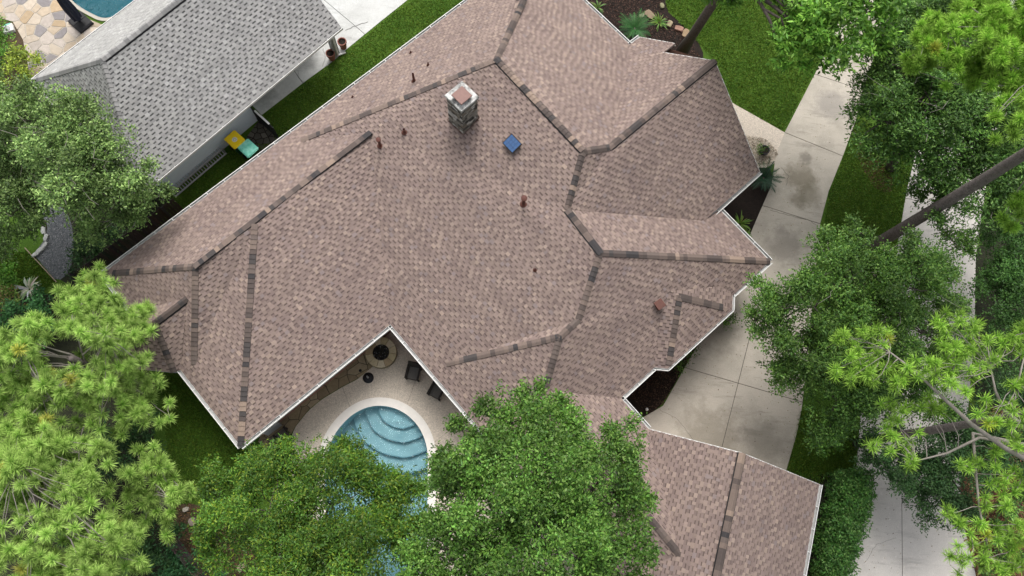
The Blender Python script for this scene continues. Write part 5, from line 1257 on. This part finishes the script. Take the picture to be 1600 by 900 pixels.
bz = ang(353, 215, 370, 200) + .0
bin_('wheeled bin with a bright yellow lid and pale recycling emblem, against the pale wall', 376.5, 233, bz, 'yellow')
bin_('wheeled bin with a faded teal green lid, in front of the yellow-lidded one', 397, 246, bz, 'teal', emb=False)
# gate-like fence between bins and lawn
ga, gb = at(401, 186, 0), at(438, 220, 0); gt = thing('metal_gate', 'black metal fence panel with a white top rail, between the bins and the lawn', 'fence', ga)
mb = MB()
for z in (.12, .75, 1.35): mb.bar(ga + Vector((0, 0, z)), gb + Vector((0, 0, z)), .04, .04)
mb.build('rail', M['iron'], gt)
for i in range(14):
    q = ga.lerp(gb, i / 13); mb = MB(); mb.bar(q, q + Vector((0, 0, 1.4)), .03, .03, up=Vector((0, 1, 0))); mb.build('picket', M['iron'], gt)
mb = MB(); q0, q1 = ga.lerp(gb, .25), ga.lerp(gb, .85); mb.bar(q0 + Vector((0, 0, 1.42)), q1 + Vector((0, 0, 1.42)), .09, .05); mb.build('white_top_rail', M['white'], gt)
# grey trellis rack along the pale wall
ta, tb_ = at(272, 306, 0), at(352, 238, 0); tl = thing('railing', 'low grey metal railing with slats lying along the pale wall below the grey roof', 'railing', ta); dn_ = flat(tb_ - ta).normalized(); on = Vector((dn_.y, -dn_.x, 0))
for j in range(3):
    mb = MB(); o_ = on * (.26 * j - .3); mb.bar(ta + o_ + Vector((0, 0, .45 - .1 * j)), tb_ + o_ + Vector((0, 0, .45 - .1 * j)), .06, .05); mb.build('rail', M['grey_paint'], tl)
for i in range(22):
    q = ta.lerp(tb_, (i + .3) / 22); mb = MB(); mb.bar(q - on * .34 + Vector((0, 0, .5)), q + on * .26 + Vector((0, 0, .24)), .035, .03); mb.build('slat', M['grey_paint'], tl)
for i in (0, 1, 2, 3): q = ta.lerp(tb_, i / 3); mb = MB(); mb.bar(q, q + Vector((0, 0, .42)), .05, .05, up=Vector((0, 1, 0))); mb.build('post', M['grey_paint'], tl)
# wooden fences
def fence(label, a, b, h, cols, bw=.145, lean=0, cap=False):
    a = at(*a, 0); b = at(*b, 0); t = thing('wooden_fence', label, 'fence', a); L = (b - a).length; d = (b - a).normalized(); n = Vector((d.y, -d.x, 0)); k = int(L / bw)
    for i in range(k):
        mb = MB(); mb.col = tuple(c * random.uniform(.75, 1.25) for c in random.choice(cols)); q = a + d * (i + .5) * L / k; hh = h + random.uniform(-.02, .02)
        mb.bar(q, q + n * lean + Vector((0, 0, hh)), bw - .012, .02, up=n); mb.build('board', M['wood'], t)
    for z in (.3, h * .55, h - .25): mb = MB(); mb.col = cols[0]; mb.bar(a - n * .04 + n * lean * z / h + Vector((0, 0, z)), b - n * .04 + n * lean * z / h + Vector((0, 0, z)), .04, .09); mb.build('rail', M['wood'], t)
    for i in range(int(L / 2.4) + 1): q = a + d * min(L, i * 2.4) - n * .1; mb = MB(); mb.col = cols[0]; mb.bar(q, q + n * lean + Vector((0, 0, h)), .09, .09, up=n); mb.build('post', M['wood'], t)
    return t
fence('dark wooden privacy fence behind the brown house, under the pale green tree', (140, 448), (292, 332), 1.8, [(.035, .03, .028), (.05, .042, .038)])
fence('weathered grey-brown fence at the bottom left, running down from the stump', (275, 838), (345, 925), 1.6, [(.14, .11, .095), (.19, .155, .135)], bw=.16)
mb = MB(); ea, eb = at(40, 388, 0), at(89, 441, 0); mb.bar(ea + Vector((0, 0, .04)), eb + Vector((0, 0, .04)), .03, .1); o = mb.build('lawn_edging', mat('rusty_edging', (.35, .27, .2), .8), None); tag(o, 'thin tan metal edging between the left lawn and the gravel patch', 'edging')
# cantilever umbrella of the neighbour
ubp = at(127, 36, .03); t = thing('patio_umbrella', 'folded dark navy cantilever umbrella on a square black base by the neighbour pool', 'umbrella', ubp, ang(110, 32, 134, 54))
mb = MB(); mb.prism([(-.5, -.42), (.5, -.42), (.5, .42), (-.5, .42)], 0, .14, .03); mb.build('base', M['iron'], t, local=True)
for sx, sy in ((-1, -1), (1, -1), (1, 1), (-1, 1)): mb = MB(); mb.box((sx * .24, sy * .2, .15), (.42, .36, .02)); mb.build('base_tile', M['black'], t, local=True)
mb = MB(); mb.tube([(0, 0, .1), (0, 0, 3.2)], .05, 10); mb.build('pole', M['iron'], t, local=True)
mb = MB(); n = 16; prof = [(.06, .35), (.2, .45), (.22, 1.2), (.2, 1.7), (.14, 2.4), (.06, 3.0), (0, 3.05)]; b0 = len(mb.v)
for r, z in prof:
    for j in range(n): rr = r * 1.35 * (1 if j % 2 else .72); a = 2 * PI * j / n; mb.v.append((rr * math.cos(a), rr * math.sin(a), z))
for i in range(len(prof) - 1):
    for j in range(n): mb.f.append((i * n + j, i * n + (j + 1) % n, (i + 1) * n + (j + 1) % n, (i + 1) * n + j)); mb.c.append((1, 1, 1)); mb.m.append(0)
mb.build('folded_canopy', M['navy'], t, local=True)
wb = at(15, 47, .02); t = thing('garden_box', 'small white box with grey round lid and teal edge beside the patio', 'box', wb, .5)
mb = MB(); mb.prism([(-.26, -.22), (.26, -.22), (.26, .22), (-.26, .22)], 0, .2, .03); mb.build('box_body', M['white'], t, local=True)
mb = MB(); mb.lathe((-.02, -.03, .2), [(.15, 0), (.15, .03), (.05, .05), (0, .05)], 18); mb.build('round_lid', M['grey_paint'], t, local=True)
mb = MB(); mb.box((.0, .2, .205), (.4, .05, .015)); mb.build('teal_strip', M['teal'], t, local=True)
# small lamp in the mulch
lp = at(1009, 641, 0); t = thing('garden_lamp', 'small white dome garden light at the tip of the mulch bed by the garage', 'lamp', lp)
mb = MB(); mb.tube([(0, 0, 0), (0, 0, .28)], .02, 8); mb.build('stem', M['iron'], t, local=True); mb = MB(); mb.lathe((0, 0, .26), [(.07, 0), (.07, .04), (.04, .09), (0, .1)], 14); mb.build('shade', M['white'], t, local=True)
